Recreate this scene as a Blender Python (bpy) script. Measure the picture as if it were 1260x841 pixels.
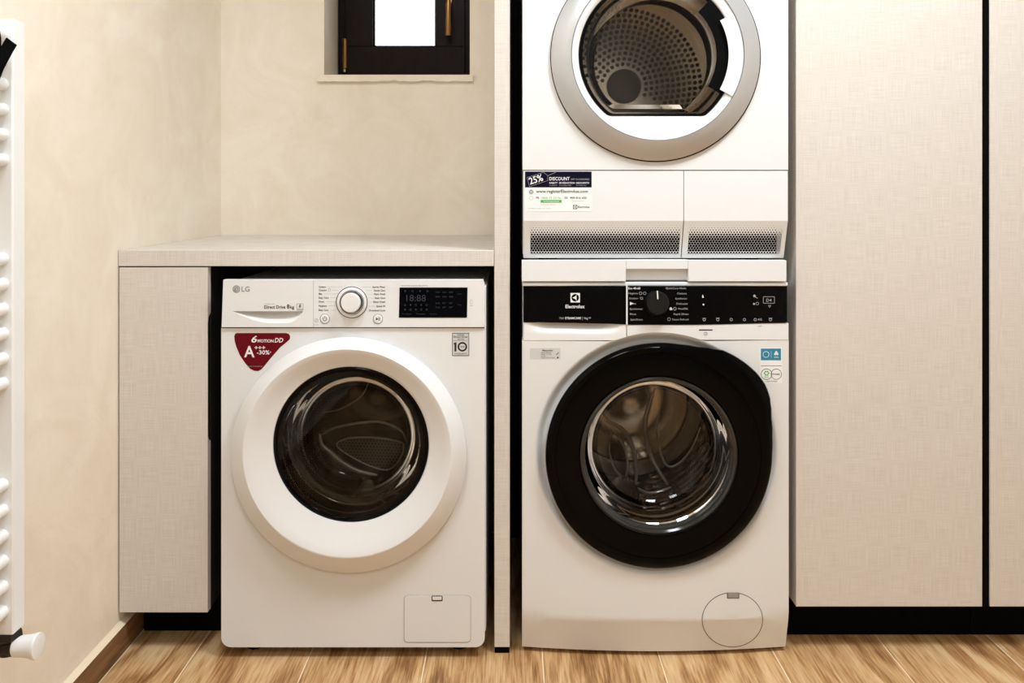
import bpy, bmesh, math, random
from mathutils import Vector, Matrix

for o in list(bpy.data.objects):
    bpy.data.objects.remove(o, do_unlink=True)
scene = bpy.context.scene
COL = scene.collection
PI = math.pi
random.seed(7)

# ------------------------------------------------------------------ camera, world, light, exposure
F, D, CX, HY, H = 1032.0, 1.9, 630.0, 237.0, 1.046     # focal (px), distance to the cabinet fronts, vanishing point, eye height
cam_d = bpy.data.cameras.new('camera')
cam = bpy.data.objects.new('camera', cam_d)
COL.objects.link(cam)
cam.location = (0, -D, H)
cam.rotation_euler = (PI / 2, 0, 0)
cam_d.sensor_width = 36
cam_d.lens = F / 1260 * 36
cam_d.shift_y = -(420.5 - HY) / 1260
cam_d.clip_start = 0.02
scene.camera = cam

world = bpy.data.worlds.new('overcast_sky')
scene.world = world
world.use_nodes = True
wb = world.node_tree.nodes['Background']
wb.inputs['Color'].default_value = (0.93, 0.96, 1.0, 1)
wb.inputs['Strength'].default_value = 4.0

LAMPS = [((0.72, -0.82), 0.42, 25.0), ((-0.35, -1.05), 0.42, 11.0), ((0.30, -2.85), 0.42, 13.0)]      # ceiling lamps: place, size, watts; the last is added fill behind the camera
CEIL = 2.50
scene.view_settings.view_transform = 'Standard'
scene.view_settings.look = 'None'
scene.view_settings.gamma = 1.0
scene.view_settings.use_curve_mapping = False
scene.view_settings.exposure = 0.28

# ------------------------------------------------------------------ materials
def new_mat(name):
    m = bpy.data.materials.new(name)
    m.use_nodes = True
    return m, m.node_tree.nodes, m.node_tree.links, m.node_tree.nodes['Principled BSDF']

def srgb(r, g, b):
    f = lambda c: (c / 255 / 12.92) if c / 255 <= 0.04045 else ((c / 255 + 0.055) / 1.055) ** 2.4
    return (f(r), f(g), f(b), 1)

def tinted(name, rgb, rough=0.5, metal=0.0, coat=0.0, spec=0.5, var=0.03, scale=40.0, bump=0.0):
    """A surface of one colour with faint procedural mottling."""
    m, n, l, p = new_mat(name)
    tc = n.new('ShaderNodeTexCoord')
    nz = n.new('ShaderNodeTexNoise'); nz.inputs['Scale'].default_value = scale; nz.inputs['Detail'].default_value = 3
    l.new(tc.outputs['Object'], nz.inputs['Vector'])
    mx = n.new('ShaderNodeMix'); mx.data_type = 'RGBA'
    c = srgb(*rgb)
    mx.inputs[6].default_value = tuple(max(0, x * (1 - var)) for x in c[:3]) + (1,)
    mx.inputs[7].default_value = tuple(min(1, x * (1 + var)) for x in c[:3]) + (1,)
    l.new(nz.outputs['Fac'], mx.inputs[0])
    l.new(mx.outputs[2], p.inputs['Base Color'])
    p.inputs['Roughness'].default_value = rough
    p.inputs['Metallic'].default_value = metal
    p.inputs['Coat Weight'].default_value = coat
    p.inputs['Coat Roughness'].default_value = 0.05
    p.inputs['Specular IOR Level'].default_value = spec
    if bump:
        b = n.new('ShaderNodeBump'); b.inputs['Strength'].default_value = bump; b.inputs['Distance'].default_value = 0.001
        l.new(nz.outputs['Fac'], b.inputs['Height']); l.new(b.outputs['Normal'], p.inputs['Normal'])
    return m

def mat_plaster():
    m, n, l, p = new_mat('cream_plaster')
    tc = n.new('ShaderNodeTexCoord')
    a = n.new('ShaderNodeTexNoise'); a.inputs['Scale'].default_value = 5.0; a.inputs['Detail'].default_value = 8; a.inputs['Roughness'].default_value = 0.62; a.inputs['Distortion'].default_value = 1.2
    b = n.new('ShaderNodeTexNoise'); b.inputs['Scale'].default_value = 26.0; b.inputs['Detail'].default_value = 5; b.inputs['Distortion'].default_value = 0.7
    for t in (a, b): l.new(tc.outputs['Object'], t.inputs['Vector'])
    r = n.new('ShaderNodeValToRGB')
    r.color_ramp.elements[0].position = 0.30; r.color_ramp.elements[0].color = srgb(236, 223, 203)
    r.color_ramp.elements[1].position = 0.72; r.color_ramp.elements[1].color = srgb(247, 238, 222)
    l.new(a.outputs['Fac'], r.inputs['Fac']); l.new(r.outputs['Color'], p.inputs['Base Color'])
    p.inputs['Roughness'].default_value = 0.62
    bp = n.new('ShaderNodeBump'); bp.inputs['Strength'].default_value = 0.25; bp.inputs['Distance'].default_value = 0.004
    mt = n.new('ShaderNodeMath'); mt.operation = 'ADD'
    l.new(a.outputs['Fac'], mt.inputs[0]); l.new(b.outputs['Fac'], mt.inputs[1])
    l.new(mt.outputs[0], bp.inputs['Height']); l.new(bp.outputs['Normal'], p.inputs['Normal'])
    return m

def mat_linen(name, lo, hi):
    """Woven-linen laminate: fine warp and weft streaks."""
    m, n, l, p = new_mat(name)
    tc = n.new('ShaderNodeTexCoord')
    outs = []
    for sc in ((760, 760, 16), (20, 20, 760)):
        mp = n.new('ShaderNodeMapping'); mp.inputs['Scale'].default_value = sc
        l.new(tc.outputs['Object'], mp.inputs['Vector'])
        nz = n.new('ShaderNodeTexNoise'); nz.inputs['Scale'].default_value = 1.0; nz.inputs['Detail'].default_value = 2.5
        l.new(mp.outputs['Vector'], nz.inputs['Vector']); outs.append(nz.outputs['Fac'])
    mt = n.new('ShaderNodeMath'); mt.operation = 'ADD'
    l.new(outs[0], mt.inputs[0]); l.new(outs[1], mt.inputs[1])
    hf = n.new('ShaderNodeMath'); hf.operation = 'MULTIPLY'; hf.inputs[1].default_value = 0.5
    l.new(mt.outputs[0], hf.inputs[0])
    r = n.new('ShaderNodeValToRGB')
    r.color_ramp.elements[0].position = 0.36; r.color_ramp.elements[0].color = srgb(*lo)
    r.color_ramp.elements[1].position = 0.62; r.color_ramp.elements[1].color = srgb(*hi)
    l.new(hf.outputs[0], r.inputs['Fac']); l.new(r.outputs['Color'], p.inputs['Base Color'])
    p.inputs['Roughness'].default_value = 0.45
    bp = n.new('ShaderNodeBump'); bp.inputs['Strength'].default_value = 0.12; bp.inputs['Distance'].default_value = 0.0005
    l.new(hf.outputs[0], bp.inputs['Height']); l.new(bp.outputs['Normal'], p.inputs['Normal'])
    return m

def mat_wood(name, stops, rough=0.35, along='Y', spec=0.4):
    m, n, l, p = new_mat(name)
    tc = n.new('ShaderNodeTexCoord')
    oi = n.new('ShaderNodeObjectInfo')
    mul = n.new('ShaderNodeMath'); mul.operation = 'MULTIPLY'; mul.inputs[1].default_value = 37.0
    l.new(oi.outputs['Random'], mul.inputs[0])
    add = n.new('ShaderNodeVectorMath'); add.operation = 'ADD'
    l.new(tc.outputs['Object'], add.inputs[0]); l.new(mul.outputs[0], add.inputs[1])
    def nz(sc, det, dist):
        mp = n.new('ShaderNodeMapping')
        mp.inputs['Scale'].default_value = sc if along == 'Y' else ((sc[0], sc[2], sc[1]) if along == 'Z' else (sc[1], sc[0], sc[2]))
        l.new(add.outputs[0], mp.inputs['Vector'])
        t = n.new('ShaderNodeTexNoise'); t.inputs['Scale'].default_value = 1; t.inputs['Detail'].default_value = det; t.inputs['Distortion'].default_value = dist
        l.new(mp.outputs['Vector'], t.inputs['Vector']); return t.outputs['Fac']
    big = nz((12, 2.2, 12), 5, 2.0)
    fine = nz((230, 11, 230), 5, 0.4)
    mx = n.new('ShaderNodeMath'); mx.operation = 'MULTIPLY_ADD'; mx.inputs[1].default_value = 0.42
    l.new(fine, mx.inputs[0])
    m2 = n.new('ShaderNodeMath'); m2.operation = 'MULTIPLY'; m2.inputs[1].default_value = 0.58
    l.new(big, m2.inputs[0]); l.new(m2.outputs[0], mx.inputs[2])
    r = n.new('ShaderNodeValToRGB')
    e = r.color_ramp.elements
    e[0].position, e[0].color = stops[0][0], srgb(*stops[0][1])
    e[1].position, e[1].color = stops[-1][0], srgb(*stops[-1][1])
    for ps, c in stops[1:-1]:
        x = e.new(ps); x.color = srgb(*c)
    l.new(mx.outputs[0], r.inputs['Fac']); l.new(r.outputs['Color'], p.inputs['Base Color'])
    p.inputs['Roughness'].default_value = rough
    p.inputs['Specular IOR Level'].default_value = spec
    bp = n.new('ShaderNodeBump'); bp.inputs['Strength'].default_value = 0.08; bp.inputs['Distance'].default_value = 0.001
    l.new(fine, bp.inputs['Height']); l.new(bp.outputs['Normal'], p.inputs['Normal'])
    return m

def mat_glass(name, tint, ior=1.45, rough=0.0, boost=1.0):
    """Pane or bowl: see-through body with a Fresnel surface reflection."""
    m, n, l, p = new_mat(name)
    n.remove(p)
    out = n['Material Output']
    tr = n.new('ShaderNodeBsdfTransparent'); tr.inputs['Color'].default_value = tint
    gl = n.new('ShaderNodeBsdfGlossy'); gl.inputs['Roughness'].default_value = rough
    gl.inputs['Color'].default_value = (boost, boost, boost, 1)
    fr = n.new('ShaderNodeFresnel'); fr.inputs['IOR'].default_value = ior
    mx = n.new('ShaderNodeMixShader')
    l.new(fr.outputs[0], mx.inputs[0]); l.new(tr.outputs[0], mx.inputs[1]); l.new(gl.outputs[0], mx.inputs[2])
    l.new(mx.outputs[0], out.inputs['Surface'])
    return m

def mat_drum(name, rgb, rough, dimple=38.0, holes=False, strength=0.6):
    m, n, l, p = new_mat(name)
    tc = n.new('ShaderNodeTexCoord')
    v = n.new('ShaderNodeTexVoronoi'); v.inputs['Scale'].default_value = dimple; v.inputs['Randomness'].default_value = 0.15
    l.new(tc.outputs['Object'], v.inputs['Vector'])
    r = n.new('ShaderNodeValToRGB')
    e = r.color_ramp.elements
    e[0].position = 0.16; e[1].position = 0.24
    c = srgb(*rgb)
    e[0].color = tuple(x * 0.12 for x in c[:3]) + (1,) if holes else c
    e[1].color = c
    l.new(v.outputs['Distance'], r.inputs['Fac']); l.new(r.outputs['Color'], p.inputs['Base Color'])
    p.inputs['Metallic'].default_value = 1.0
    p.inputs['Roughness'].default_value = rough
    b = n.new('ShaderNodeBump'); b.inputs['Strength'].default_value = strength; b.inputs['Distance'].default_value = 0.004
    l.new(v.outputs['Distance'], b.inputs['Height']); l.new(b.outputs['Normal'], p.inputs['Normal'])
    return m

def mat_emit(name, col, s):
    m, n, l, p = new_mat(name)
    p.inputs['Base Color'].default_value = col
    p.inputs['Emission Color'].default_value = col
    p.inputs['Emission Strength'].default_value = s
    return m

M = {}
M['plaster'] = mat_plaster()
M['taupe'] = tinted('taupe_paint', (168, 160, 150), 0.7, bump=0.1)
M['ceiling'] = tinted('ceiling_paint', (248, 246, 242), 0.8, bump=0.1)
M['linen'] = mat_linen('linen_laminate', (203, 195, 185), (221, 214, 205))
M['white'] = tinted('white_enamel', (226, 226, 224), 0.38, var=0.01)
M['whitep'] = tinted('white_plastic', (230, 230, 229), 0.30, var=0.01)
M['whitegloss'] = tinted('white_gloss_plastic', (234, 234, 233), 0.18, var=0.01)
M['radiator'] = tinted('white_radiator_enamel', (240, 240, 238), 0.25, var=0.01)
M['glassrim'] = tinted('frosted_glass_rim', (40, 41, 38), 0.12, spec=0.5)
M['grey'] = tinted('grey_plastic', (150, 148, 145), 0.4)
M['groove'] = tinted('dark_seam', (60, 56, 52), 0.7)
M['blackg'] = tinted('black_gloss_plastic', (3, 3, 3), 0.14, spec=0.09)
M['blackp'] = tinted('black_satin_plastic', (5, 5, 6), 0.26, spec=0.09)
M['blackm'] = tinted('matt_black', (3, 3, 3), 0.8, spec=0.08)
M['display'] = tinted('display_glass', (2, 3, 7), 0.08, spec=0.10)
M['rubber'] = tinted('dark_grey_rubber', (20, 20, 21), 0.5, spec=0.25)
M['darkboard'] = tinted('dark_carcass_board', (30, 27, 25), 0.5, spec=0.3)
M['silver'] = tinted('silver_paint', (190, 191, 192), 0.3, metal=0.45, var=0.01)
M['chrome'] = tinted('chrome', (205, 205, 205), 0.12, metal=1.0, var=0.01)
M['brass'] = tinted('aged_brass', (142, 106, 62), 0.3, metal=0.9)
M['bronze'] = tinted('dark_bronze', (52, 42, 38), 0.35, metal=0.7)
M['brown'] = mat_wood('dark_walnut', [(0.3, (12, 6, 5)), (0.7, (32, 17, 13))], 0.35, 'Z', 0.1)
M['floor'] = mat_wood('oak_plank', [(0.33, (122, 84, 50)), (0.43, (165, 122, 78)), (0.52, (200, 159, 110)), (0.64, (219, 187, 142))], 0.42)
M['skirt'] = mat_wood('oak_skirting', [(0.30, (84, 56, 33)), (0.5, (128, 92, 58)), (0.7, (160, 122, 82))], 0.4)
M['grout'] = tinted('pale_grout', (236, 220, 192), 0.85, bump=0.2)
M['cloth'] = tinted('black_webbing', (6, 6, 6), 0.9, spec=0.05, scale=400, bump=0.4)
M['glass'] = mat_glass('door_glass', (0.78, 0.77, 0.75, 1), 1.3)
M['glassdark'] = mat_glass('smoked_door_glass', (0.82, 0.81, 0.79, 1), 1.3)
M['glassclear'] = mat_glass('clear_door_glass', (0.98, 0.98, 0.97, 1), 1.4)
M['pane'] = mat_glass('window_glass', (0.97, 0.98, 1, 1))
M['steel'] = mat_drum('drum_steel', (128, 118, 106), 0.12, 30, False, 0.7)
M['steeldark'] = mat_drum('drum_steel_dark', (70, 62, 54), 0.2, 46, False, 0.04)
M['steelmat'] = tinted('dull_steel', (120, 108, 94), 0.4, metal=1.0)
M['steellight'] = tinted('glint_steel', (205, 196, 182), 0.3, metal=0.4)  # reflections on lip and ribs put into a paler, less metallic colour
M['steelsmooth'] = tinted('brushed_steel', (190, 180, 166), 0.22, metal=1.0)
M['steeldry'] = tinted('dryer_drum_steel', (214, 206, 195), 0.26, metal=1.0)
M['hole'] = tinted('punched_hole', (14, 13, 12), 0.8)
M['hub'] = tinted('hub_grey', (92, 86, 78), 0.45, metal=0.4)
M['red'] = tinted('burgundy_film', (104, 2, 20), 0.3, scale=8, var=0.25, spec=0.15)
M['navy'] = tinted('navy_print', (9, 9, 34), 0.4, spec=0.12)
M['teal'] = tinted('teal_print', (40, 132, 160), 0.4)
M['green'] = tinted('green_print', (64, 176, 50), 0.4)
M['paper'] = tinted('white_film', (238, 238, 236), 0.35, var=0.01)
M['greyfilm'] = tinted('grey_film', (205, 205, 203), 0.4, var=0.02)
M['inkw'] = tinted('white_print', (232, 232, 232), 0.5, var=0.01)
M['inkg'] = tinted('pale_grey_print', (170, 170, 172), 0.5)
M['inkdim'] = tinted('dim_display_print', (34, 41, 50), 0.5)
M['inkd'] = tinted('dark_print', (52, 49, 46), 0.6)
M['inkb'] = tinted('black_print', (22, 21, 20), 0.6)
M['inkpale'] = tinted('faint_grey_print', (176, 172, 168), 0.6)
M['lamp'] = mat_emit('lamp_diffuser', (0.92, 0.96, 1.0, 1), 6.0)

# ------------------------------------------------------------------ helpers
def W(px, py, y):
    d = D + y
    return Vector(((px - CX) * d / F, y, H - (py - HY) * d / F))

def WS(px, py, S, off=0.0):
    """Point of the surface y = S(x, z) seen at a photo pixel, lifted by off towards the room."""
    y = 0.0
    for _ in range(4):
        v = W(px, py, y); y = S(v.x, v.z) - off
    return W(px, py, y)

def flat(y):
    return lambda x, z: y

def obj(name, verts, faces, mat, parent=None, smooth=35, bevel=0.0, seg=2):
    me = bpy.data.meshes.new(name)
    me.from_pydata([tuple(v) for v in verts], [], faces)
    bm = bmesh.new(); bm.from_mesh(me)
    bmesh.ops.remove_doubles(bm, verts=bm.verts, dist=1e-6)
    bmesh.ops.recalc_face_normals(bm, faces=bm.faces)
    bm.to_mesh(me); bm.free()
    if smooth:
        me.polygons.foreach_set('use_smooth', [True] * len(me.polygons))
        me.set_sharp_from_angle(angle=math.radians(smooth))
    me.materials.append(M[mat])
    o = bpy.data.objects.new(name, me)
    COL.objects.link(o)
    if bevel:
        b = o.modifiers.new('edge', 'BEVEL'); b.width = bevel; b.segments = seg; b.limit_method = 'ANGLE'; b.angle_limit = math.radians(40)
    if parent is not None: attach(o, parent)
    return o

def attach(o, parent):
    o.parent = parent
    if parent.type == 'EMPTY':
        o.matrix_parent_inverse = Matrix.Translation(-parent.location)

def thing(name, loc, label, cat, group=None):
    o = bpy.data.objects.new(name, None)
    COL.objects.link(o); o.location = loc; o.empty_display_size = 0.05
    tag(o, label, cat, group); return o

def tag(o, label, cat=None, group=None):
    o['label'] = label
    if cat: o['category'] = cat
    if group: o['group'] = group
    return o

def structure(o, label=None):
    o['kind'] = 'structure'
    if label: o['label'] = label
    return o

class Geo:
    """Collects shapes for one mesh."""
    def __init__(s): s.v, s.f = [], []
    def add(s, verts, faces):
        k = len(s.v); s.v += [Vector(v) for v in verts]; s.f += [[i + k for i in f] for f in faces]; return s
    def box(s, x0, x1, y0, y1, z0, z1):
        return s.add([(x0, y0, z0), (x1, y0, z0), (x1, y1, z0), (x0, y1, z0), (x0, y0, z1), (x1, y0, z1), (x1, y1, z1), (x0, y1, z1)],
                     [(0, 1, 2, 3), (4, 7, 6, 5), (0, 4, 5, 1), (1, 5, 6, 2), (2, 6, 7, 3), (3, 7, 4, 0)])
    def loft(s, loops, cap0=False, cap1=False, closed=True):
        n = len(loops[0]); v = [p for L in loops for p in L]; f = []
        for i in range(len(loops) - 1):
            for j in range(n if closed else n - 1):
                a, b = i * n + j, i * n + (j + 1) % n
                f.append((a, b, b + n, a + n))
        if cap0: f.append(tuple(range(n)))
        if cap1: f.append(tuple(range((len(loops) - 1) * n, len(loops) * n)))
        return s.add(v, f)
    def tube(s, a, b, r0, r1=None, n=20, caps=True):
        a, b = Vector(a), Vector(b); r1 = r0 if r1 is None else r1
        d = (b - a).normalized(); u = d.orthogonal().normalized(); w = d.cross(u)
        L = [[p + (u * math.cos(t) + w * math.sin(t)) * r for t in [2 * PI * k / n for k in range(n)]] for p, r in ((a, r0), (b, r1))]
        return s.loft(L, caps, caps)
    def slab(s, outline, S, thick, off=0.0):
        """Pixel outline as a plate lying on surface S: front face lifted by off, body thick deep."""
        a = [WS(x, y, S, off) for x, y in outline]
        b = [p + Vector((0, thick, 0)) for p in a]
        n = len(a)
        s.add(a + b, [tuple(range(n)), tuple(range(2 * n - 1, n - 1, -1))] + [(i, (i + 1) % n, n + (i + 1) % n, n + i) for i in range(n)])
        return s
    def strip(s, x0, x1, top, bot, S, thick, off=0.0, nx=24, nz=3):
        """Curved pixel plate between top(x) and bot(x), following S; closed at the back."""
        g0 = []
        for i in range(nx + 1):
            x = x0 + (x1 - x0) * i / nx
            t, b = top(x), bot(x)
            g0.append([WS(x, t + (b - t) * j / nz, S, off) for j in range(nz + 1)])
        m = nz + 1
        fr = [p for c in g0 for p in c]; N = len(fr)
        bk = [p + Vector((0, thick, 0)) for p in fr]
        f = []
        for i in range(nx):
            for j in range(nz):
                q = (i * m + j, (i + 1) * m + j, (i + 1) * m + j + 1, i * m + j + 1)
                f.append(q); f.append(tuple(N + k for k in reversed(q)))
            for j in (0, nz):
                a, b = i * m + j, (i + 1) * m + j
                f.append((a, b, N + b, N + a))
        for i in (0, nx):
            for j in range(nz):
                a, b = i * m + j, i * m + j + 1
                f.append((a, b, N + b, N + a))
        return s.add(fr + bk, f)
    def line(s, pts, w, S, thick=0.0004, off=0.0002, closed=False):
        """Printed or engraved stroke through pixel points, w pixels wide."""
        P = [Vector((x, y)) for x, y in pts]
        n = len(P)
        rng = range(n if closed else n - 1)
        for i in rng:
            a, b = P[i], P[(i + 1) % n]
            d = b - a
            if d.length < 1e-6: continue
            d.normalize(); q = Vector((-d.y, d.x)) * w / 2; e = d * w * 0.25
            s.slab([a - e + q, b + e + q, b + e - q, a - e - q], S, thick, off)
        return s
    def make(s, name, mat, parent=None, smooth=35, bevel=0.0, seg=2):
        o = obj(name, s.v, s.f, mat, parent, smooth, bevel, seg)
        if name.endswith(('lettering', 'print', 'lines', 'symbols')): o['kind'] = 'stuff'      # printing too fine to pick apart
        return o

def box(name, mat, parent, x0, x1, y0, y1, z0, z1, bevel=0.0012, seg=2):
    return Geo().box(x0, x1, y0, y1, z0, z1).make(name, mat, parent, 35, bevel, seg)

def ring(cx, cy, r, y, n=96, fn=None):
    """Circle of radius r pixels around a photo pixel, at depth y."""
    out = []
    for k in range(n):
        t = 2 * PI * k / n
        rr = fn(t) if fn else r
        out.append(W(cx + rr * math.cos(t), cy - rr * math.sin(t), y))
    return out

def circ(cx, cy, r, n=40, a0=0, a1=360):
    full = abs(a1 - a0) >= 360
    m = n if full else n + 1
    return [(cx + r * math.cos(math.radians(a0 + (a1 - a0) * k / n)), cy - r * math.sin(math.radians(a0 + (a1 - a0) * k / n))) for k in range(m)]

def rrect(x0, y0, x1, y1, r, n=6):
    p = []
    for cx, cy, a in ((x1 - r, y0 + r, 0), (x0 + r, y0 + r, 90), (x0 + r, y1 - r, 180), (x1 - r, y1 - r, 270)):
        for k in range(n + 1):
            t = math.radians(a + 90 * k / n); p.append((cx + r * math.cos(t), cy - r * math.sin(t)))
    return p

def wring(cx, cz, r, y, n=64):
    return [Vector((cx + r * math.cos(2 * PI * k / n), y, cz + r * math.sin(2 * PI * k / n))) for k in range(n)]

_glyphs = {}
def glyphs(s, bold):
    key = (s, bold)
    if key not in _glyphs:
        c = bpy.data.curves.new('t', 'FONT'); c.body = s; c.size = 1.0; c.resolution_u = 2; c.fill_mode = 'FRONT'
        c.offset = 0.018 if bold else 0.0
        o = bpy.data.objects.new('t', c); COL.objects.link(o)
        dg = bpy.context.evaluated_depsgraph_get()
        me = bpy.data.meshes.new_from_object(o.evaluated_get(dg))
        vs = [v.co.copy() for v in me.vertices]; fs = [tuple(p.vertices) for p in me.polygons]
        bpy.data.objects.remove(o); bpy.data.curves.remove(c); bpy.data.meshes.remove(me)
        _glyphs[key] = (vs, fs)
    return _glyphs[key]

def text(g, s, x0, x1, base, cap, S, bold=False, off=0.0004, rot=0.0, shear=0.0, right=None):
    """Lettering from pixel x0 to x1 (or x1=None: natural width) on pixel baseline, capitals cap pixels tall."""
    vs, fs = glyphs(s, bold)
    a, b = min(v.x for v in vs), max(v.x for v in vs)
    sy = cap / 0.69
    sx = (x1 - x0) / (b - a) if x1 is not None else sy
    w = (b - a) * sx
    if right is not None: x0 = right - w
    cr, sr = math.cos(math.radians(rot)), math.sin(math.radians(rot))
    out = []
    for v in vs:
        u, t = (v.x - a) * sx + shear * v.y * sy, v.y * sy
        u, t = u * cr - t * sr, u * sr + t * cr
        out.append(WS(x0 + u, base - t, S, off))
    g.add(out, fs)
    return w

# ------------------------------------------------------------------ room shell
XL, XR, YF, YB = -0.893, 2.15, -3.6, 0.674
floor = structure(box('floor', 'grout', None, XL - 0.2, XR + 0.2, YF - 0.2, YB + 0.3, -0.10, -0.0003, 0))
tag(floor, 'light oak-look plank floor with thin pale joints')
# planks: one mesh per width class, cut to length
PW = 0.2629
col0 = 0.0687
plank_cache = {}
k = -4
while col0 + k * PW < XR:
    a, b = max(XL + 0.0125, col0 + k * PW) + 0.0011, min(XR, col0 + (k + 1) * PW) - 0.0011
    cuts = sorted([YF] + [c for c in [-0.35 - 0.27 * (k % 3) - 1.2 * j for j in range(4)] if c > YF + 0.05] + [YB])
    for c0, c1 in zip(cuts[:-1], cuts[1:]):
        w, ln = round(b - a, 4), round(c1 - c0 - 0.0016, 4)
        key = (w, ln)
        if key not in plank_cache:
            o = Geo().box(-w / 2, w / 2, -ln / 2, ln / 2, -0.009, 0).make('floor_plank', 'floor', None, 35, 0.0003, 1)
            plank_cache[key] = o
        else:
            o = plank_cache[key].copy(); COL.objects.link(o)
        o.location = ((a + b) / 2, (c0 + c1) / 2, 0)
        o.parent = floor
    k += 1

structure(box('wall_left', 'plaster', None, XL - 0.15, XL, YF - 0.15, YB + 0.32, 0, CEIL, 0), 'cream plaster wall on the left behind the towel radiator')
structure(box('wall_right', 'plaster', None, XR, XR + 0.15, YF - 0.15, YB + 0.32, 0, CEIL, 0))
structure(box('wall_front', 'taupe', None, XL, XR, YF - 0.15, YF, 0, CEIL, 0))
structure(box('ceiling', 'ceiling', None, XL - 0.15, XR + 0.15, YF - 0.15, YB + 0.32, CEIL, CEIL + 0.12, 0))
# back wall with the window opening
wx0, wx1, wz0, wz1, WT = -0.577, -0.1295, 1.395, 1.98, 0.30
g = Geo()
g.box(XL, wx0, YB, YB + WT, 0, CEIL).box(wx1, XR, YB, YB + WT, 0, CEIL)
g.box(wx0, wx1, YB, YB + WT, 0, wz0).box(wx0, wx1, YB, YB + WT, wz1, CEIL)
structure(g.make('wall_back', 'plaster', None, 0), 'cream plaster wall at the back with the small window')

# window: frame, sash, glass, handle, hinges
win = bpy.data.objects.new('window_1', None); COL.objects.link(win); win.location = (wx0, YB + 0.19, wz0 + 0.012)
structure(win, 'small dark brown wooden window with bright pane in the back wall')
fy = YB + 0.19
def frame_boards(name, mat, x0, x1, z0, z1, w, y0, y1, bev):
    for nm, a in (('left', (x0, x0 + w, z0, z1)), ('right', (x1 - w, x1, z0, z1)), ('bottom', (x0 + w, x1 - w, z0, z0 + w)), ('top', (x0 + w, x1 - w, z1 - w, z1))):
        box(name, mat, win, a[0], a[1], y0, y1, a[2], a[3], bev)
fz0 = wz0 + 0.012
frame_boards('frame_board', 'brown', wx0 + 0.001, wx1 - 0.001, fz0, wz1 - 0.001, 0.042, fy + 0.012, fy + 0.075, 0.003)
gx0, gx1 = (460 - CX) * 2.79 / F, (537.5 - CX) * 2.79 / F
gz0 = H - (59 - HY) * 2.79 / F
sx0, sx1, sz0, sz1 = wx0 + 0.030, wx1 - 0.026, fz0 + 0.028, wz1 - 0.03
swl, swr, swb = gx0 - sx0, sx1 - gx1, gz0 - sz0
for a in ((sx0, gx0, gz0, sz1 - 0.09), (gx1, sx1, gz0, sz1 - 0.09), (sx0, sx1, sz0, gz0), (sx0, sx1, sz1 - 0.09, sz1)):
    box('sash_board', 'brown', win, a[0], a[1], fy - 0.004, fy + 0.058, a[2], a[3], 0.0015, 2)
gb = Geo()
for a in ((gx0 - 0.001, gx0 + 0.006, gz0, sz1 - 0.09), (gx1 - 0.006, gx1 + 0.001, gz0, sz1 - 0.09), (gx0, gx1, gz0 - 0.001, gz0 + 0.006)):
    gb.box(a[0], a[1], fy + 0.012, fy + 0.03, a[2], a[3])
gb.make('glazing_bead', 'brown', win, 35, 0.001)
box('pane', 'pane', win, gx0 - 0.004, gx1 + 0.004, fy + 0.03, fy + 0.036, gz0 - 0.004, sz1 - 0.086, 0)
hx = (552.8 - CX) * 2.76 / F
hz = lambda py: H - (py - HY) * 2.75 / F
hg = Geo()
hg.loft([[Vector((hx + 0.013 * math.cos(t), y, hz(-6) + 0.034 * math.sin(t))) for t in [2 * PI * i / 24 for i in range(24)]] for y in (fy - 0.0035, fy - 0.011)], True, True)
hand = hg.make('handle_plate', 'brass', win, 35, 0.002)
lv = Geo().tube((hx, fy - 0.01, hz(6)), (hx, fy - 0.045, hz(6)), 0.008, 0.008)
lv.loft([[Vector((hx + w * math.cos(t), fy + yo + th * math.sin(t), z)) for t in [2 * PI * i / 16 for i in range(16)]]
         for z, w, th, yo in ((hz(2), 0.007, 0.006, -0.045), (hz(8), 0.0095, 0.0065, -0.047), (hz(22), 0.0085, 0.006, -0.049), (hz(38), 0.0095, 0.0055, -0.048), (hz(46), 0.0085, 0.005, -0.047))], True, True)
lv.make('handle_lever', 'brass', hand)
hxl = (423.5 - CX) * 2.75 / F
hb = Geo().tube((hxl, fy - 0.002, hz(84)), (hxl, fy - 0.002, hz(47)), 0.0080, 0.0080, 16).make('hinge_cover', 'brass', win, 35, 0.001)
Geo().tube((hxl - 0.001, fy + 0.004, hz(88)), (hxl - 0.001, fy + 0.004, hz(84.5)), 0.006, 0.006, 12).make('hinge_pin', 'chrome', win)
# sill: a plastered ledge with a chipped front edge
sd = YB - 0.014
s0, s1 = (390.5 - CX) * (D + sd) / F, (582 - CX) * (D + sd) / F
zt, zb = H - (92 - HY) * (D + sd) / F, H - (100 - HY) * (D + sd) / F
g = Geo()
n = 40
loops = []
for i in range(n + 1):
    x = s0 + (s1 - s0) * i / n
    j = random.uniform(-0.0012, 0.0018) + (0.003 if i in (19, 20, 27, 28, 29, 35) else 0)
    loops.append([Vector((x, sd, zt)), Vector((x, YB + 0.0005, zt)), Vector((x, YB + 0.0005, zb)), Vector((x, sd + 0.001, zb + j))])
g.loft(loops, True, True)
g.box(wx0 + 0.0005, wx1 - 0.0005, YB + 0.0005, YB + 0.30, wz0 + 0.0003, fz0)
structure(g.make('trim_1', 'plaster', None, 30), 'cream window sill with chipped front edge under the small window')

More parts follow.
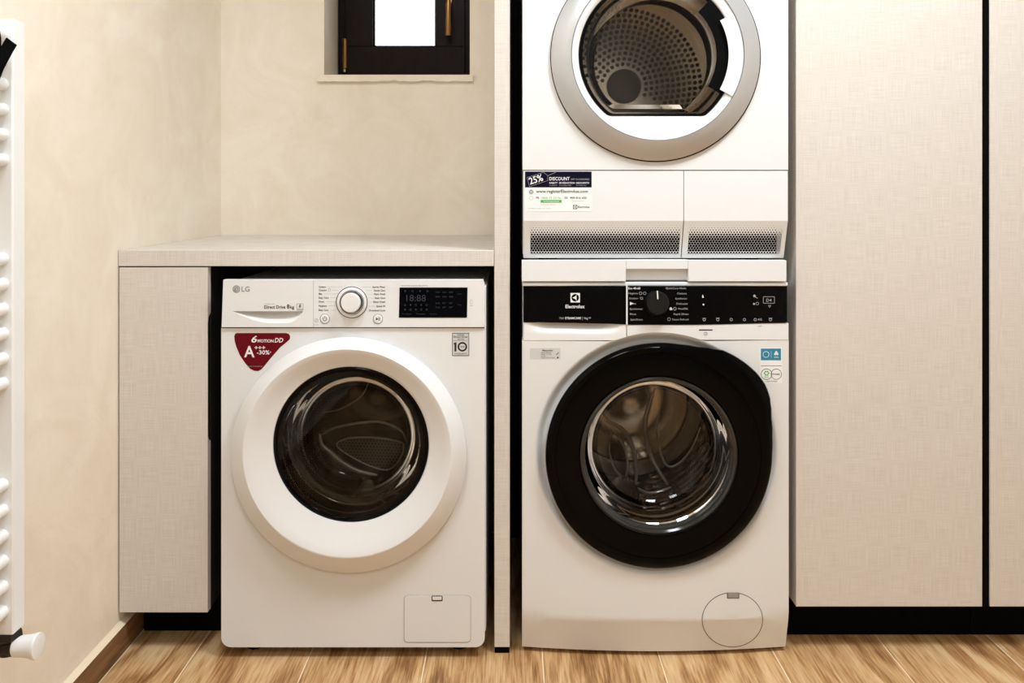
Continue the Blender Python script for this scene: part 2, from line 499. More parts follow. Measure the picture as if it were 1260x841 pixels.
# skirting along the left wall
bb = bpy.data.objects.new('baseboard_left', None); COL.objects.link(bb); bb.location = (XL, 0, 0)
structure(bb, 'wood-look tile skirting with pale bevelled top along the left wall')
y = YB
while y > YF + 0.01:
    y0 = max(YF, y - 1.2)
    Geo().box(XL + 0.0005, XL + 0.012, y0 + 0.0008, y - 0.0008, 0.0003, 0.062).make('skirting_tile', 'skirt', bb, 35, 0.0006, 1)
    y = y0
g = Geo().loft([[Vector((XL + 0.0003, yy, 0.071)), Vector((XL + 0.0008, yy, 0.0622)), Vector((XL + 0.0125, yy, 0.0622))] for yy in (YF, YB)], True, True)
g.make('mortar_fillet', 'grout', bb, 0)

# ceiling lamps, with an added fill lamp behind the camera
for i, ((lx, ly), sz, watts) in enumerate(LAMPS):
    t = thing('ceiling_lamp', (lx, ly, CEIL - 0.05), ['square white ceiling lamp in front of the tall cabinets', 'square white ceiling lamp near the towel radiator', 'square white ceiling lamp at the far end of the room'][i], 'ceiling lamp', 'square ceiling lamps')
    fr = Geo(); h = sz / 2 + 0.02
    for a in ((-h, h, -h, -h + 0.02), (-h, h, h - 0.02, h), (-h, -h + 0.02, -h + 0.02, h - 0.02), (h - 0.02, h, -h + 0.02, h - 0.02)):
        fr.box(lx + a[0], lx + a[1], ly + a[2], ly + a[3], CEIL - 0.05, CEIL - 0.0005)
    fr.make('lamp_frame', 'whitep', t, 35, 0.001)
    box('lamp_diffuser', 'lamp', t, lx - sz / 2, lx + sz / 2, ly - sz / 2, ly + sz / 2, CEIL - 0.044, CEIL - 0.040, 0)
    ld = bpy.data.lights.new('ceiling_lamp_light', 'AREA'); ld.shape = 'SQUARE'; ld.size = sz; ld.energy = watts; ld.color = (0.855, 0.928, 1.0)
    lo = bpy.data.objects.new('ceiling_lamp_light', ld); COL.objects.link(lo); lo.location = (lx, ly, CEIL - 0.052); attach(lo, t)

# ------------------------------------------------------------------ cabinets, worktop, divider
X = lambda px, y=0.0: (px - CX) * (D + y) / F
Z = lambda py, y=0.0: H - (py - HY) * (D + y) / F

# worktop over the first machine
wt = box('worktop', 'linen', None, XL + 0.001, X(607.8), 0.0, YB - 0.001, Z(327.8), Z(308.3), 0.0012)
tag(wt, 'beige linen-textured laminate worktop with thick front edge under the window', 'worktop')

# upright divider between the two machines
dv = thing('divider_panel', (X(617.5), 0.3, 0), 'tall narrow beige upright panel standing between the two washing machines', 'panel')
box('board', 'linen', dv, X(608.2), X(627.3), 0.0, 0.655, Z(797), CEIL - 0.003, 0.0012)
for y0 in (0.003, 0.56):
    box('foot', 'blackm', dv, X(608.6), X(626.8), y0, y0 + 0.08, 0.0003, Z(797.1), 0.001)

# base cabinet by the left wall
bc = thing('base_cabinet', (-0.79, 0.3, 0), 'narrow beige base cabinet with finger-pull door beside the left wall', 'cabinet')
dx0, dx1 = XL + 0.0035, X(255.5)
bz0, bz1 = Z(754), Z(329.3)
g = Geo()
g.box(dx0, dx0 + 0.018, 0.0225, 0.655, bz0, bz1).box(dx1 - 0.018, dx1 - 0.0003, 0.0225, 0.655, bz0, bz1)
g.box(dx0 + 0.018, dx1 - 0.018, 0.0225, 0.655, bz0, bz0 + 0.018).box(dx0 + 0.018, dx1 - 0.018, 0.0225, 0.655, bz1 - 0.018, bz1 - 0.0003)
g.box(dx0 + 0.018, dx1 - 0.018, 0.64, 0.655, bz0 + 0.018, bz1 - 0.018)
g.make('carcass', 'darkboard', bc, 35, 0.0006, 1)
nz0, nz1 = Z(546), Z(386)
secs = []
for z, k in ((bz0, 0), (nz0, 0), (nz0 + 0.008, 0.75), (nz0 + 0.016, 1), (nz1 - 0.022, 1), (nz1 - 0.008, 0.7), (nz1, 0), (bz1, 0)):
    c, d = 0.0198 - 0.0168 * k, 0.0002 + 0.0145 * k
    secs.append([Vector((dx0, 0, z)), Vector((dx1, 0, z)), Vector((dx1, c, z)), Vector((dx1 - d, 0.02, z)), Vector((dx0, 0.02, z))])
door = Geo().loft(secs, True, True).make('door', 'linen', bc, 25, 0.0005, 1)
g = Geo()
secs = []
for z, k in ((nz0 + 0.001, 0), (nz0 + 0.008, 0.75), (nz0 + 0.016, 1), (nz1 - 0.022, 1), (nz1 - 0.008, 0.7), (nz1 - 0.001, 0)):
    c, d = 0.0198 - 0.0168 * k, 0.0002 + 0.0145 * k
    e = 0.0008
    secs.append([Vector((dx1 + 0.0002, max(c - 0.001, 0.001), z)), Vector((dx1 + 0.0002, c + e, z)), Vector((dx1 - d + e, 0.0202, z)), Vector((dx1 - d - 0.002, 0.0202, z))])
tag(g.loft(secs, True, True).make('finger_pull', 'blackm', door, 25), 'black lining of the finger pull')
for y0 in (0.10,):
    box('plinth', 'blackm', bc, dx0 + 0.012, dx1, 0.10, 0.118, 0.0003, bz0 - 0.0003, 0.0005)

# two tall cabinets on the right
def tall_cabinet(px0, px1, x1, label, hinge_gap):
    x0 = X(px0)
    t = thing('tall_cabinet', ((x0 + x1) / 2, 0.3, 0), label, 'cabinet', 'tall linen-fronted cabinets')
    z0 = Z(747)
    box('door', 'linen', t, x0, x1, 0.0, 0.020, z0, CEIL - 0.09, 0.0010)
    g = Geo(); y0, y1 = 0.0255, 0.655; zt = CEIL - 0.088; xe = x1 + hinge_gap - 0.0005
    g.box(x0 + 0.0002, x0 + 0.018, y0, y1, z0 + 0.0, zt).box(xe - 0.018, xe, y0, y1, z0, zt)
    g.box(x0 + 0.018, xe - 0.018, y0, y1, z0, z0 + 0.018).box(x0 + 0.018, xe - 0.018, y0, y1, zt - 0.018, zt).box(x0 + 0.018, xe - 0.018, y1 - 0.01, y1, z0 + 0.018, zt - 0.018)
    g.make('carcass', 'linen', t, 35, 0.0005, 1)
    box('plinth', 'blackm', t, x0 + 0.002, xe, 0.082, 0.10, 0.0003, z0 - 0.0003, 0.0005)
    if hinge_gap:
        box('handle_channel', 'blackm', t, x1 + 0.0008, x1 + hinge_gap - 0.0008, 0.0012, 0.0252, z0, CEIL - 0.09, 0.0003)
    return t
gap = X(1217.8) - X(1208.8)
tall_cabinet(979.5, 1208.8, X(1208.8), 'tall beige linen-fronted cabinet right beside the stacked machines', gap)
tall_cabinet(1217.8, 1500, X(1217.8) + 0.42, 'tall beige linen-fronted cabinet at the right, beyond the black vertical channel', 0.0)
# unseen box added above the tower to block ceiling light from the niche
uc = thing('niche_light_block', (0.32, 0.3, 2.0), 'unseen beige box added above the tumble dryer to keep light out of the niche', 'cabinet')
box('carcass', 'linen', uc, X(628), X(979), 0.022, 0.655, 2.0, CEIL - 0.09, 0.001)
box('niche_shade_board', 'darkboard', uc, X(628), X(979), 0.640, 0.655, 0.0005, 2.0 - 0.0005, 0)  # dark board added behind the machines, its colour gives the gap's shade
box('door', 'linen', uc, X(628), X(979), 0.0, 0.020, 2.0, CEIL - 0.09, 0.001)

# ------------------------------------------------------------------ first washing machine (white door ring)
LY = -0.020                                         # its front sheet
lg = thing('washing_machine', (X(434, LY), 0.25, 0), 'white front-loading washing machine with white door ring under the worktop', 'washing machine')
LS, LP = flat(LY), flat(-0.026)                     # front sheet, control panel
lx0, lx1 = X(272.2, LY), X(596.5, LY)
lz0, lz1 = Z(797, LY), Z(344, LY)
g = Geo()
g.box(lx0 + 0.001, lx0 + 0.012, LY + 0.010, 0.53, lz0 + 0.012, lz1 - 0.0165).box(lx1 - 0.010, lx1 + 0.0022, LY + 0.012, 0.53, lz0 + 0.03, lz1 - 0.0165)
g.box(lx0 + 0.012, lx1 - 0.010, 0.52, 0.53, lz0 + 0.012, lz1 - 0.0165).box(lx0 + 0.012, lx1 - 0.010, LY + 0.010, 0.52, lz0 + 0.012, lz0 + 0.022)
g.make('body', 'white', lg, 35, 0.002)
box('top_lid', 'white', lg, lx0 + 0.006, lx1 - 0.004, LY + 0.012, 0.53, lz1 - 0.016, lz1 - 0.010, 0.002)
# front sheet with round opening and soft lower corners
def holed_plate(name, mat, parent, outline_fn, cx, cz, rads, S, steps, nang, back, angs=()):
    """Sheet around a round hole: rings at rads (m) then out to the outline."""
    th = sorted(set([round(2 * PI * i / nang, 6) for i in range(nang)] + [round(a % (2 * PI), 6) for a in angs]))
    loops = []
    for r in rads: loops.append([(r, t) for t in th])
    B = [outline_fn(t) for t in th]
    for s in range(1, steps + 1):
        loops.append([(rads[-1] + (max(b, rads[-1]) - rads[-1]) * s / steps, t) for b, t in zip(B, th)])
    P = [[Vector((cx + r * math.cos(t), 0, cz + r * math.sin(t))) for r, t in L] for L in loops]
    for L in P:
        for v in L: v.y = S(v.x, v.z)
    first = [v + Vector((0, back, 0)) for v in P[0]]
    last = [v + Vector((0, back, 0)) for v in P[-1]]
    return Geo().loft([first] + P + [last]).make(name, mat, parent, 30)
def rect_ray(cx, cz, x0, x1, z0, z1, rb=0.0):
    def f(t):
        c, s = math.cos(t), math.sin(t)
        b = min([((x1 if c > 0 else x0) - cx) / c if abs(c) > 1e-9 else 9, ((z1 if s > 0 else z0) - cz) / s if abs(s) > 1e-9 else 9])
        if rb and s < 0:                            # rounded lower corners
            x, z = cx + b * c, cz + b * s
            for xx, sg in ((x0, 1), (x1, -1)):
                ox, oz = xx + sg * rb, z0 + rb
                if (x - ox) * sg < 0 and z < oz:
                    dx, dz = cx - ox, cz - oz
                    bq = dx * c + dz * s; q = dx * dx + dz * dz - rb * rb
                    b = -bq + math.sqrt(max(0, bq * bq - q))
        return b
    return f
lc = W(430, 556, LY)
lztop = Z(404, LY)
rr = rect_ray(lc.x, lc.z, lx0, lx1, lz0, lztop, 0.022)
cang = [math.atan2(z - lc.z, x - lc.x) for x in (lx0, lx1) for z in (lztop, lz0)]
for x, sg in ((lx0, 1), (lx1, -1)):
    cang += [math.atan2(lz0 + 0.022 * (1 - math.sin(a)) - lc.z, x + sg * 0.022 * (1 - math.cos(a)) - lc.x) for a in [PI / 2 * i / 8 for i in range(9)]]
holed_plate('front_sheet', 'white', lg, rr, lc.x, lc.z, [0.19, 0.2], LS, 2, 96, 0.012, cang)
# control panel, drawer, seams
cp = Geo()
cp.slab([(385.5, 344.5), (594.3, 344.5), (596, 349), (596.8, 399), (595.5, 403), (385.5, 403)], LP, 0.02)
cp.slab([(274.5, 344.5), (386.1, 344.5), (386.1, 346.2), (274.4, 346.2)], LP, 0.02)
panel = cp.make('control_panel', 'whitep', lg, 35, 0.0008, 2)
SD = flat(-0.0262)
dr = Geo()
# drawer front: face around a scooped grip (the scoop is a recessed shell)
n = 32
gx0_, gx1_, gy = 286.5, 373.0, 383.2
def lower(x):
    u = (x - gx0_) / (gx1_ - gx0_)
    return gy + 15.0 * (max(0.0, 1 - abs((u - 0.56) / (0.56 if u < 0.56 else 0.44)) ** (1.7 if u < 0.56 else 5.0)))
top_pts = [WS(gx0_ + (gx1_ - gx0_) * i / n, gy, SD, 0.0006) for i in range(n + 1)]
low_pts = [WS(gx0_ + (gx1_ - gx0_) * i / n, lower(gx0_ + (gx1_ - gx0_) * i / n), SD, 0.0006) for i in range(n + 1)]
edge = [WS(x, y, SD, 0.0006) for x, y in ((274.6, 346.2), (385.4, 346.2), (385.4, 402.8), (272.6, 402.8))]
upper = [edge[0], edge[1], WS(385.4, gy, SD, 0.0006)] + list(reversed(top_pts)) + [WS(273.4, gy, SD, 0.0006)]
dr.add(upper, [tuple(range(len(upper)))])
lo_l = [WS(273.4, gy, SD, 0.0006)] + low_pts + [WS(385.4, gy, SD, 0.0006)]
lo_b = [WS(272.6, 402.8, SD, 0.0006)] + [WS(gx0_ + (gx1_ - gx0_) * i / n, 402.8, SD, 0.0006) for i in range(n + 1)] + [WS(385.4, 402.8, SD, 0.0006)]
dr.loft([lo_l, lo_b], closed=False)
ed = [edge[0], edge[1], edge[2], edge[3]]
dr.loft([ed, [p + Vector((0, 0.02, 0)) for p in ed]])
drawer = dr.make('detergent_drawer', 'whitep', panel, 20)
sc = Geo()
back = [p + Vector((0, 0.022 * math.sin(PI * i / n) ** 0.5, 0.0)) for i, p in enumerate(top_pts)]
mid = [a.lerp(b, 0.4) + Vector((0, 0.020 * math.sin(PI * i / n) ** 0.5, 0)) for i, (a, b) in enumerate(zip(top_pts, low_pts))]
sc.loft([top_pts, back, mid, low_pts], closed=False)
tag(sc.make('drawer_grip', 'whitep', drawer, 60), 'scooped white drawer grip')
# pale seam line down the drawer's right edge
gr = Geo()
gr.line([(385.6, 346), (385.6, 403)], 0.55, SD, 0.0008, 0.0003)
gr.make('drawer_seam', 'inkpale', panel)
Geo().slab([(272.6, 403.1), (596, 403.1), (596, 404.3), (272.6, 404.3)], flat(-0.0195), 0.004).make('panel_seam', 'groove', lg)
# selector knob
kb = Geo()
kc = (432.8, 372.3)
kb.loft([ring(*kc, 18.6, -0.0263, 48), ring(*kc, 18.6, -0.031, 48), ring(kc[0], kc[1], 17.8, -0.033, 48), ring(*kc, 14.2, -0.034, 48), ring(*kc, 14.0, -0.0325, 48)], cap1=True)
knob = kb.make('selector_knob', 'whitegloss', lg, 30)
Geo().loft([ring(*kc, 18.5, -0.0268, 48), ring(*kc, 19.5, -0.0268, 48), ring(*kc, 19.5, -0.0262, 48)]).make('knob_base_line', 'inkb', knob, 30)
Geo().loft([ring(*kc, 14.3, -0.0345, 48), ring(*kc, 14.3, -0.042, 48), ring(*kc, 13.6, -0.044, 48), ring(*kc, 13.2, -0.040, 48)]).make('chrome_collar', 'chrome', knob, 30)
Geo().loft([ring(*kc, 14.2, -0.0344, 48), ring(*kc, 15.0, -0.0344, 48), ring(*kc, 15.0, -0.0338, 48)]).make('collar_gap', 'inkb', knob, 30)
Geo().loft([ring(431.9, 372.6, 12.3, -0.0452, 48), ring(431.9, 372.6, 13.3, -0.0440, 48)]).make('cap_gap', 'inkd', knob, 30)
Geo().loft([ring(*kc, 13.2, -0.034, 48), ring(431.2, 372.9, 11.9, -0.052, 48), ring(431.0, 373, 11.2, -0.0535, 48), ring(431, 373, 6, -0.054, 48)], cap1=True).make('knob_cap', 'whitegloss', knob, 30)
for nm, c in (('power_button', (399.7, 392.6)), ('start_button', (465, 392.8))):
    b = Geo().loft([ring(*c, 5.6, -0.0255, 32), ring(*c, 5.6, -0.0272, 32), ring(*c, 4.9, -0.0286, 32), ring(*c, 3, -0.0288, 32)], cap1=True).make(nm, 'whitegloss', lg, 40)
    Geo().loft([ring(*c, 5.6, -0.0263, 32), ring(*c, 6.1, -0.0263, 32)]).make('button_gap', 'inkd', b)
    q = Geo(); bs = flat(-0.0289)
    if nm == 'power_button':
        q.line(circ(*c, 2.3, 18, 130, 410), 0.6, bs); q.line([(c[0], c[1] - 3), (c[0], c[1] - 0.4)], 0.6, bs)
    else:
        q.slab([(c[0] - 2.4, c[1] - 2), (c[0] + 0.4, c[1]), (c[0] - 2.4, c[1] + 2)], bs, 0.0004, 0.0002)
        q.line([(c[0] + 0.9, c[1] - 1.9), (c[0] + 0.9, c[1] + 1.9)], 0.6, bs); q.line([(c[0] + 2.2, c[1] - 1.9), (c[0] + 2.2, c[1] + 1.9)], 0.6, bs)
    q.make('button_symbol', 'inkb', b, 0)
disp = Geo().slab([(491.6, 354), (575.3, 354), (574.6, 391.2), (490.8, 391.2)], LP, 0.003, 0.0012).make('display', 'display', lg, 35, 0.0004, 1)
q = Geo(); dsf = flat(-0.0273)
for j, (yy, xs) in enumerate(((358.5, (498.6, 507.7, 516.8, 526)), (375.6, (498.4, 505, 511.6, 518.3, 525)), (381.3, (498.4, 505, 511.6, 518.3, 525)))):
    for i, xx in enumerate(xs):
        if (i + j) % 2: q.line(circ(xx, yy, 1.1, 8), 0.5, dsf, closed=True)
        else: q.slab([(xx - 1.1, yy - 0.9), (xx + 1.1, yy - 0.9), (xx + 0.6, yy + 0.9), (xx - 0.6, yy + 0.9)], dsf, 0.0004, 0.0002)
text(q, '18:88', 500, 524, 371, 8, dsf)
for yy, ws in ((360.8, ('1400', '1200', '1000')), (366.4, ('800', '600', '400')), (374.3, ('60', '95°', '40°')), (379.4, ('Cold', '20°', '30°'))):
    for i, w_ in enumerate(ws): text(q, w_, 536 + 8.1 * i, 541.2 + 8.1 * i, yy, 2.0, dsf)
text(q, 'Pre Wash', 495, 506, 387.3, 1.6, dsf); text(q, 'Steam', 512, 523, 387.3, 1.6, dsf); text(q, 'Delay End', 529, 537, 387.3, 1.6, dsf)
text(q, 'Spin', 563, 568, 362.5, 1.6, dsf); text(q, 'Temp', 563, 568, 376, 1.6, dsf)
q.make('display_symbols', 'inkdim', disp, 0)
# lettering on the panel
q = Geo()
q.slab(circ(290.8, 356, 4.7, 28), SD, 0.0004, 0.0010)
text(q, 'LG', 297.2, 307.2, 359.0, 6.2, SD, True, off=0.0010)
logo = q.make('brand_logo', 'grey', panel, 0)
q = Geo()
q.line(circ(290.8, 356, 3.2, 20, -90, 180), 0.5, SD, 0.0003, 0.0013); q.line([(290.8, 354), (290.8, 357.8)], 0.5, SD, 0.0003, 0.0013); q.line([(291, 356.2), (294, 356.2)], 0.5, SD, 0.0003, 0.0013)
q.make('logo_face_lines', 'whitep', logo, 0)
q = Geo()
text(q, 'Direct Drive', 325, 351.3, 380.0, 4.0, SD, True, off=0.0010); text(q, '8', 352.8, 356.2, 380.0, 5.2, SD, True, off=0.0010); text(q, 'kg', 356.9, 362, 380.0, 3.8, SD, True, off=0.0010)
text(q, '6', 367.3, 370.4, 378.6, 4.2, SD, True, off=0.0010, shear=0.2); text(q, 'MOTION', 366.2, 372.4, 381.4, 1.2, SD, True, off=0.0010)
q.line(rrect(365.3, 374, 373, 382.2, 0.8, 2), 0.3, SD, 0.0003, 0.0009, True)
q.make('drawer_lettering', 'inkd', panel, 0)
q = Geo(); text(q, 'INVERTER', 326, 338, 375, 1.3, SD, off=0.0010)
q.make('drawer_small_print', 'inkpale', panel, 0)
q = Geo(); ln = Geo()
for s_, x1_, yb, lx_ in (('Cotton', 401, 354.2, 421.5), ('Cotton+', 402.2, 358.4, 417), ('Mix', 396.6, 362.9, 415.8), ('Easy Care', 404.4, 367.6, 415), ('Duvet', 399, 372.4, 413.5), ('Hygiene', 402, 377.6, 412.6), ('Baby Care', 404.2, 382.8, 413.3)):
    text(q, s_, 392.2, x1_, yb, 2.1, LP, True)
    xa = x1_ + (6 if s_ == 'Cotton+' else 2.4)
    ln.line([(xa, yb - 1), (lx_, yb - 1)], 0.28, LP)
q.line(rrect(404, 355.6, 406.4, 358.3, 0.4, 2), 0.25, LP, closed=True)
for s_, x0_, yb, lx_ in (('Sports Wear', 458.3, 354.4, 445), ('Gentle Care', 459.8, 358.7, 450), ('Dark Wash', 460.4, 363.2, 451), ('Stain Care', 461.2, 367.9, 453), ('Silent Wash', 459.0, 372.7, 454.5), ('Quick 30', 463, 378, 454), ('Download Cycle', 454, 383.3, 452)):
    text(q, s_, x0_, 474, yb, 2.1, LP, True)
    if x0_ - 1.5 - lx_ > 1: ln.line([(lx_, yb - 1), (x0_ - 1.5, yb - 1)], 0.28, LP)
text(q, '*Press and hold 3 seconds for additional function', 493.5, 526.3, 352.3, 1.3, LP)
q.make('program_lettering', 'inkd', panel, 0)
ln.line(circ(389.2, 394.6, 2.2, 14), 0.5, LP, closed=True); ln.line([(387.6, 396.2), (390.8, 393)], 0.5, LP); text(ln, 'Lock', 386, 392, 400.4, 1.5, LP)
ln.line(rrect(578.5, 369, 581, 374.5, 0.6, 2), 0.35, LP, closed=True); ln.line([(578, 376.5), (582, 376.5)], 0.5, LP)
ln.make('leader_lines', 'inkpale', panel, 0)

# stickers on the front sheet
st = [(288.2, 414.5), (288.9, 411.6), (291, 410.1), (352, 410.1), (355.4, 411.2), (357.0, 414.2), (356.6, 417.6), (353.8, 420.4), (345, 427.5), (334, 440), (325.5, 450.5), (321.5, 455), (317.5, 457), (313, 456.6), (308, 454.2), (301.5, 447), (295, 437), (290.8, 427), (288.8, 420)]
sk = Geo().slab(st, LS, 0.0003, 0.0004).make('energy_sticker', 'red', lg, 0)
sk['label'] = 'dark red shield-shaped sticker with white lettering'
q = Geo()
text(q, '6', 308.6, 315.6, 421.6, 8.0, LS, True, 0.0006, shear=0.25); text(q, 'MOTION', 317, 336.6, 421.6, 3.6, LS, True, 0.0006); text(q, 'DD', 337.8, 348, 421.6, 5.4, LS, True, 0.0006, shear=0.2)
text(q, 'A', 300.4, 313.2, 439.6, 13.4, LS, True, 0.0006); text(q, '+++', 313.2, 326.4, 430.6, 5.0, LS, True, 0.0006); text(q, '-30%', 316, 331.6, 436.4, 5.0, LS, True, 0.0006); text(q, '*', 332, 333.6, 436.6, 4, LS, False, 0.0006)
q.make('sticker_lettering', 'inkw', sk, 0)
q = Geo(); text(q, 'Annual Consumption', 304, 323, 451.6, 1.6, LS, False, 0.0006); q.make('sticker_small_print', 'grey', sk, 0)
q = Geo()
wl = Geo().slab([(556.4, 410), (577.2, 410), (577.2, 438.2), (556.4, 438.2)], LS, 0.0003, 0.0004).make('warranty_sticker', 'greyfilm', lg, 0)
q.line([(556.7, 410.3), (576.9, 410.3), (576.9, 437.9), (556.7, 437.9)], 0.7, LS, 0.0003, 0.0006, True)
q.line([(558, 419.2), (575.5, 419.2)], 0.3, LS, 0.0003, 0.0006)
text(q, 'INVERTER', 562.5, 571.5, 413.2, 1.6, LS, True, 0.0006); text(q, 'Direct Drive', 558, 575.4, 416.0, 2.4, LS, True, 0.0006); text(q, 'MOTOR', 563.5, 571, 418.4, 1.3, LS, True, 0.0006)
q.slab([(558.2, 422.6), (561.6, 421.2), (561.6, 432.8), (559.2, 432.8), (559.2, 424), (558.2, 424.3)], LS, 0.0003, 0.0006)
q.line(circ(568.9, 427, 4.9, 28), 1.9, LS, 0.0003, 0.0006, True)
text(q, 'YEAR', 566.2, 571.6, 427.8, 1.7, LS, True, 0.0007); text(q, 'WARRANTY', 559, 574.8, 436.6, 2.0, LS, False, 0.0006)
q.make('warranty_lettering', 'inkb', wl, 0)

# service flap
fl = Geo().slab(rrect(497.4, 733.6, 578.8, 790.8, 4.5), LS, 0.0008, 0.0012).make('service_flap', 'white', lg, 25, 0.0005, 2)
Geo().line(rrect(497.2, 733.4, 579, 791, 4.6), 0.8, LS, 0.0006, 0.0002, True).make('flap_gap', 'grey', lg)
Geo().slab(rrect(531.0, 733.7, 544.6, 740.4, 1.2, 3), LS, 0.0006, 0.0016).make('flap_notch', 'groove', fl, 0)
Geo().slab(rrect(532.2, 734.8, 543.4, 738.8, 0.8, 3), LS, 0.0010, 0.0024).make('flap_clip', 'whitep', fl, 0)

# door: outer ring, dark rim, glass bowl
dg = Geo()
prof = [(429, 560.2, 143.0, -0.0195), (429, 560.2, 145.0, -0.024), (429, 560.2, 145.1, -0.034), (428.9, 560.2, 144.2, -0.0375), (428, 559.4, 137, -0.053), (427.1, 558.7, 129.6, -0.068),
        (427, 558.6, 128.4, -0.0692), (427.1, 558.4, 127.0, -0.0688), (428.2, 556, 119, -0.062), (429.6, 552.6, 110, -0.054), (431, 549.3, 102, -0.047), (431.8, 547.6, 96.6, -0.043), (431.9, 547.2, 95.6, -0.0400)]
dg.loft([ring(*p, 128) for p in prof] + [ring(431.9, 547.2, 95.8, -0.020, 128)])
ldoor = dg.make('door_ring', 'whitep', lg, 32)
ldoor['label'] = 'wide white door ring sloping in to the glass'
c = (431.9, 547.1)
Geo().loft([ring(*c, 95.4, -0.030, 96), ring(*c, 95.4, -0.0405, 96), ring(*c, 93.6, -0.0425, 96), ring(*c, 91.5, -0.041, 96), ring(*c, 88.2, -0.034, 96), ring(*c, 85, -0.028, 96), ring(*c, 84, -0.018, 96)]).make('door_rim', 'blackg', ldoor, 40)
gl = [ring(*c, 91.2, -0.040, 96), ring(*c, 88, -0.0425, 96), ring(*c, 84, -0.0435, 96)]
wc = W(*c, -0.04); pr = lambda r: r * (D - 0.04) / F
bowl = [wring(wc.x, wc.z, pr(r), y, 96) for r, y in ((84, -0.0435), (82.5, -0.030), (80, 0.0), (76, 0.035), (68, 0.058), (52, 0.072), (30, 0.078), (8, 0.080))]
Geo().loft(bowl, cap1=True).make('door_glass', 'glassdark', ldoor, 60)
Geo().loft([ring(*c, 90.5, -0.0375, 96), ring(*c, 60, -0.0385, 96), ring(*c, 25, -0.039, 96), ring(*c, 4, -0.039, 96)], cap1=True).make('outer_glass', 'glassdark', ldoor, 60)

def drum(parent, cx, cz, r, y0, y1, mat, backmat, angs, hole_r, front_y, lift_h=0.055, lift_len=0.8):
    gk = Geo().loft([wring(cx, cz, hole_r, front_y, 64), wring(cx, cz, hole_r + 0.004, front_y + 0.02, 64), wring(cx, cz, hole_r - 0.012, front_y + 0.035, 64), wring(cx, cz, hole_r - 0.010, front_y + 0.05, 64), wring(cx, cz, hole_r + 0.006, front_y + 0.06, 64), wring(cx, cz, hole_r + 0.002, y0, 64)])
    gk.make('door_gasket', 'rubber', parent, 50)
    dm = Geo().loft([wring(cx, cz, hole_r - 0.004, y0, 72), wring(cx, cz, hole_r + 0.01, y0 - 0.004, 72), wring(cx, cz, r - 0.015, y0 + 0.004, 72), wring(cx, cz, r, y0 + 0.02, 72), wring(cx, cz, r, y1 - 0.03, 72), wring(cx, cz, r - 0.03, y1, 72)])
    d = dm.make('drum', mat, parent, 50)
    bk = Geo().loft([wring(cx, cz, r - 0.029, y1 - 0.0005, 72), wring(cx, cz, r * 0.72, y1 + 0.004, 72), wring(cx, cz, r * 0.66, y1 - 0.012, 72), wring(cx, cz, r * 0.2, y1 - 0.014, 72), wring(cx, cz, r * 0.16, y1 - 0.006, 72)], cap1=True)
    bk.make('drum_back', backmat, d, 50)
    for a in angs:
        a = math.radians(a)
        e = Vector((math.cos(a), 0, math.sin(a))); t = Vector((-math.sin(a), 0, math.cos(a)))
        L = []
        m = 16
        for i in range(m + 1):
            u = i / m; y = y0 + 0.03 + (y1 - y0 - 0.06) * u
            w = math.sin(PI * min(1, max(0, u))) ** 0.6
            hgt, wid = lift_h * (0.12 + 0.88 * w), 0.05 * (0.25 + 0.75 * w)
            sect = []
            for k_ in range(13):
                q = -1 + 2 * k_ / 12
                hh = hgt * (1 - abs(q) ** 2.2)
                ang = q * wid / r
                base = Vector((cx, y, cz)) + (e * math.cos(ang) + t * math.sin(ang)) * (r - 0.001)
                sect.append(base - e * hh)
            L.append(sect)
        Geo().loft(L, closed=False).make('lifter', 'steelsmooth', d, 60)
    return d
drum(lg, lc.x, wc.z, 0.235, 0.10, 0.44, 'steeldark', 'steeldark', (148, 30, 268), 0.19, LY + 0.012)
for fx, fyy in ((lx0 + 0.06, 0.04), (lx1 - 0.06, 0.04), (lx0 + 0.06, 0.47), (lx1 - 0.06, 0.47)):
    Geo().tube((fx, fyy, 0.0003), (fx, fyy, lz0 + 0.0125), 0.022, 0.016).make('foot', 'blackm', lg)

# perforated lifter at the back of the drum, with its bright folded lip
dm_ = [o for o in lg.children if o.name.startswith('drum')][0]
LBY = 0.28
def pxtube(g, pts, y, r, sub=6, taper=True):
    P = [W(a, b, y) for a, b in pts]
    Q = []
    for i in range(len(P) - 1):                       # Catmull-Rom
        p0, p1, p2, p3 = P[max(i - 1, 0)], P[i], P[i + 1], P[min(i + 2, len(P) - 1)]
        for k_ in range(sub):
            t = k_ / sub
            Q.append(0.5 * ((2 * p1) + (p2 - p0) * t + (2 * p0 - 5 * p1 + 4 * p2 - p3) * t * t + (3 * p1 - p0 - 3 * p2 + p3) * t ** 3))
    Q.append(P[-1])
    L = []
    for i, p in enumerate(Q):
        d = (Q[min(i + 1, len(Q) - 1)] - Q[max(i - 1, 0)]).normalized(); u = d.cross(Vector((0, 1, 0))).normalized(); w = Vector((0, 1, 0))
        rr_ = r * (math.sin(PI * (i + 0.6) / (len(Q) + 0.2)) ** 0.5 if taper else 1)
        L.append([p + (u * math.cos(t) + w * 0.7 * math.sin(t)) * rr_ for t in [2 * PI * j / 10 for j in range(10)]])
    return g.loft(L, True, True)
patch = [(415, 545), (429, 539.5), (458, 538.6), (487, 542.6), (497, 548), (492, 565.5), (477, 578.6), (453, 573), (429, 560.5), (416, 551)]
pp = Geo().slab(patch, flat(LBY), 0.02, 0.0).make('lifter_face', 'steelmat', dm_, 0)
q = Geo()
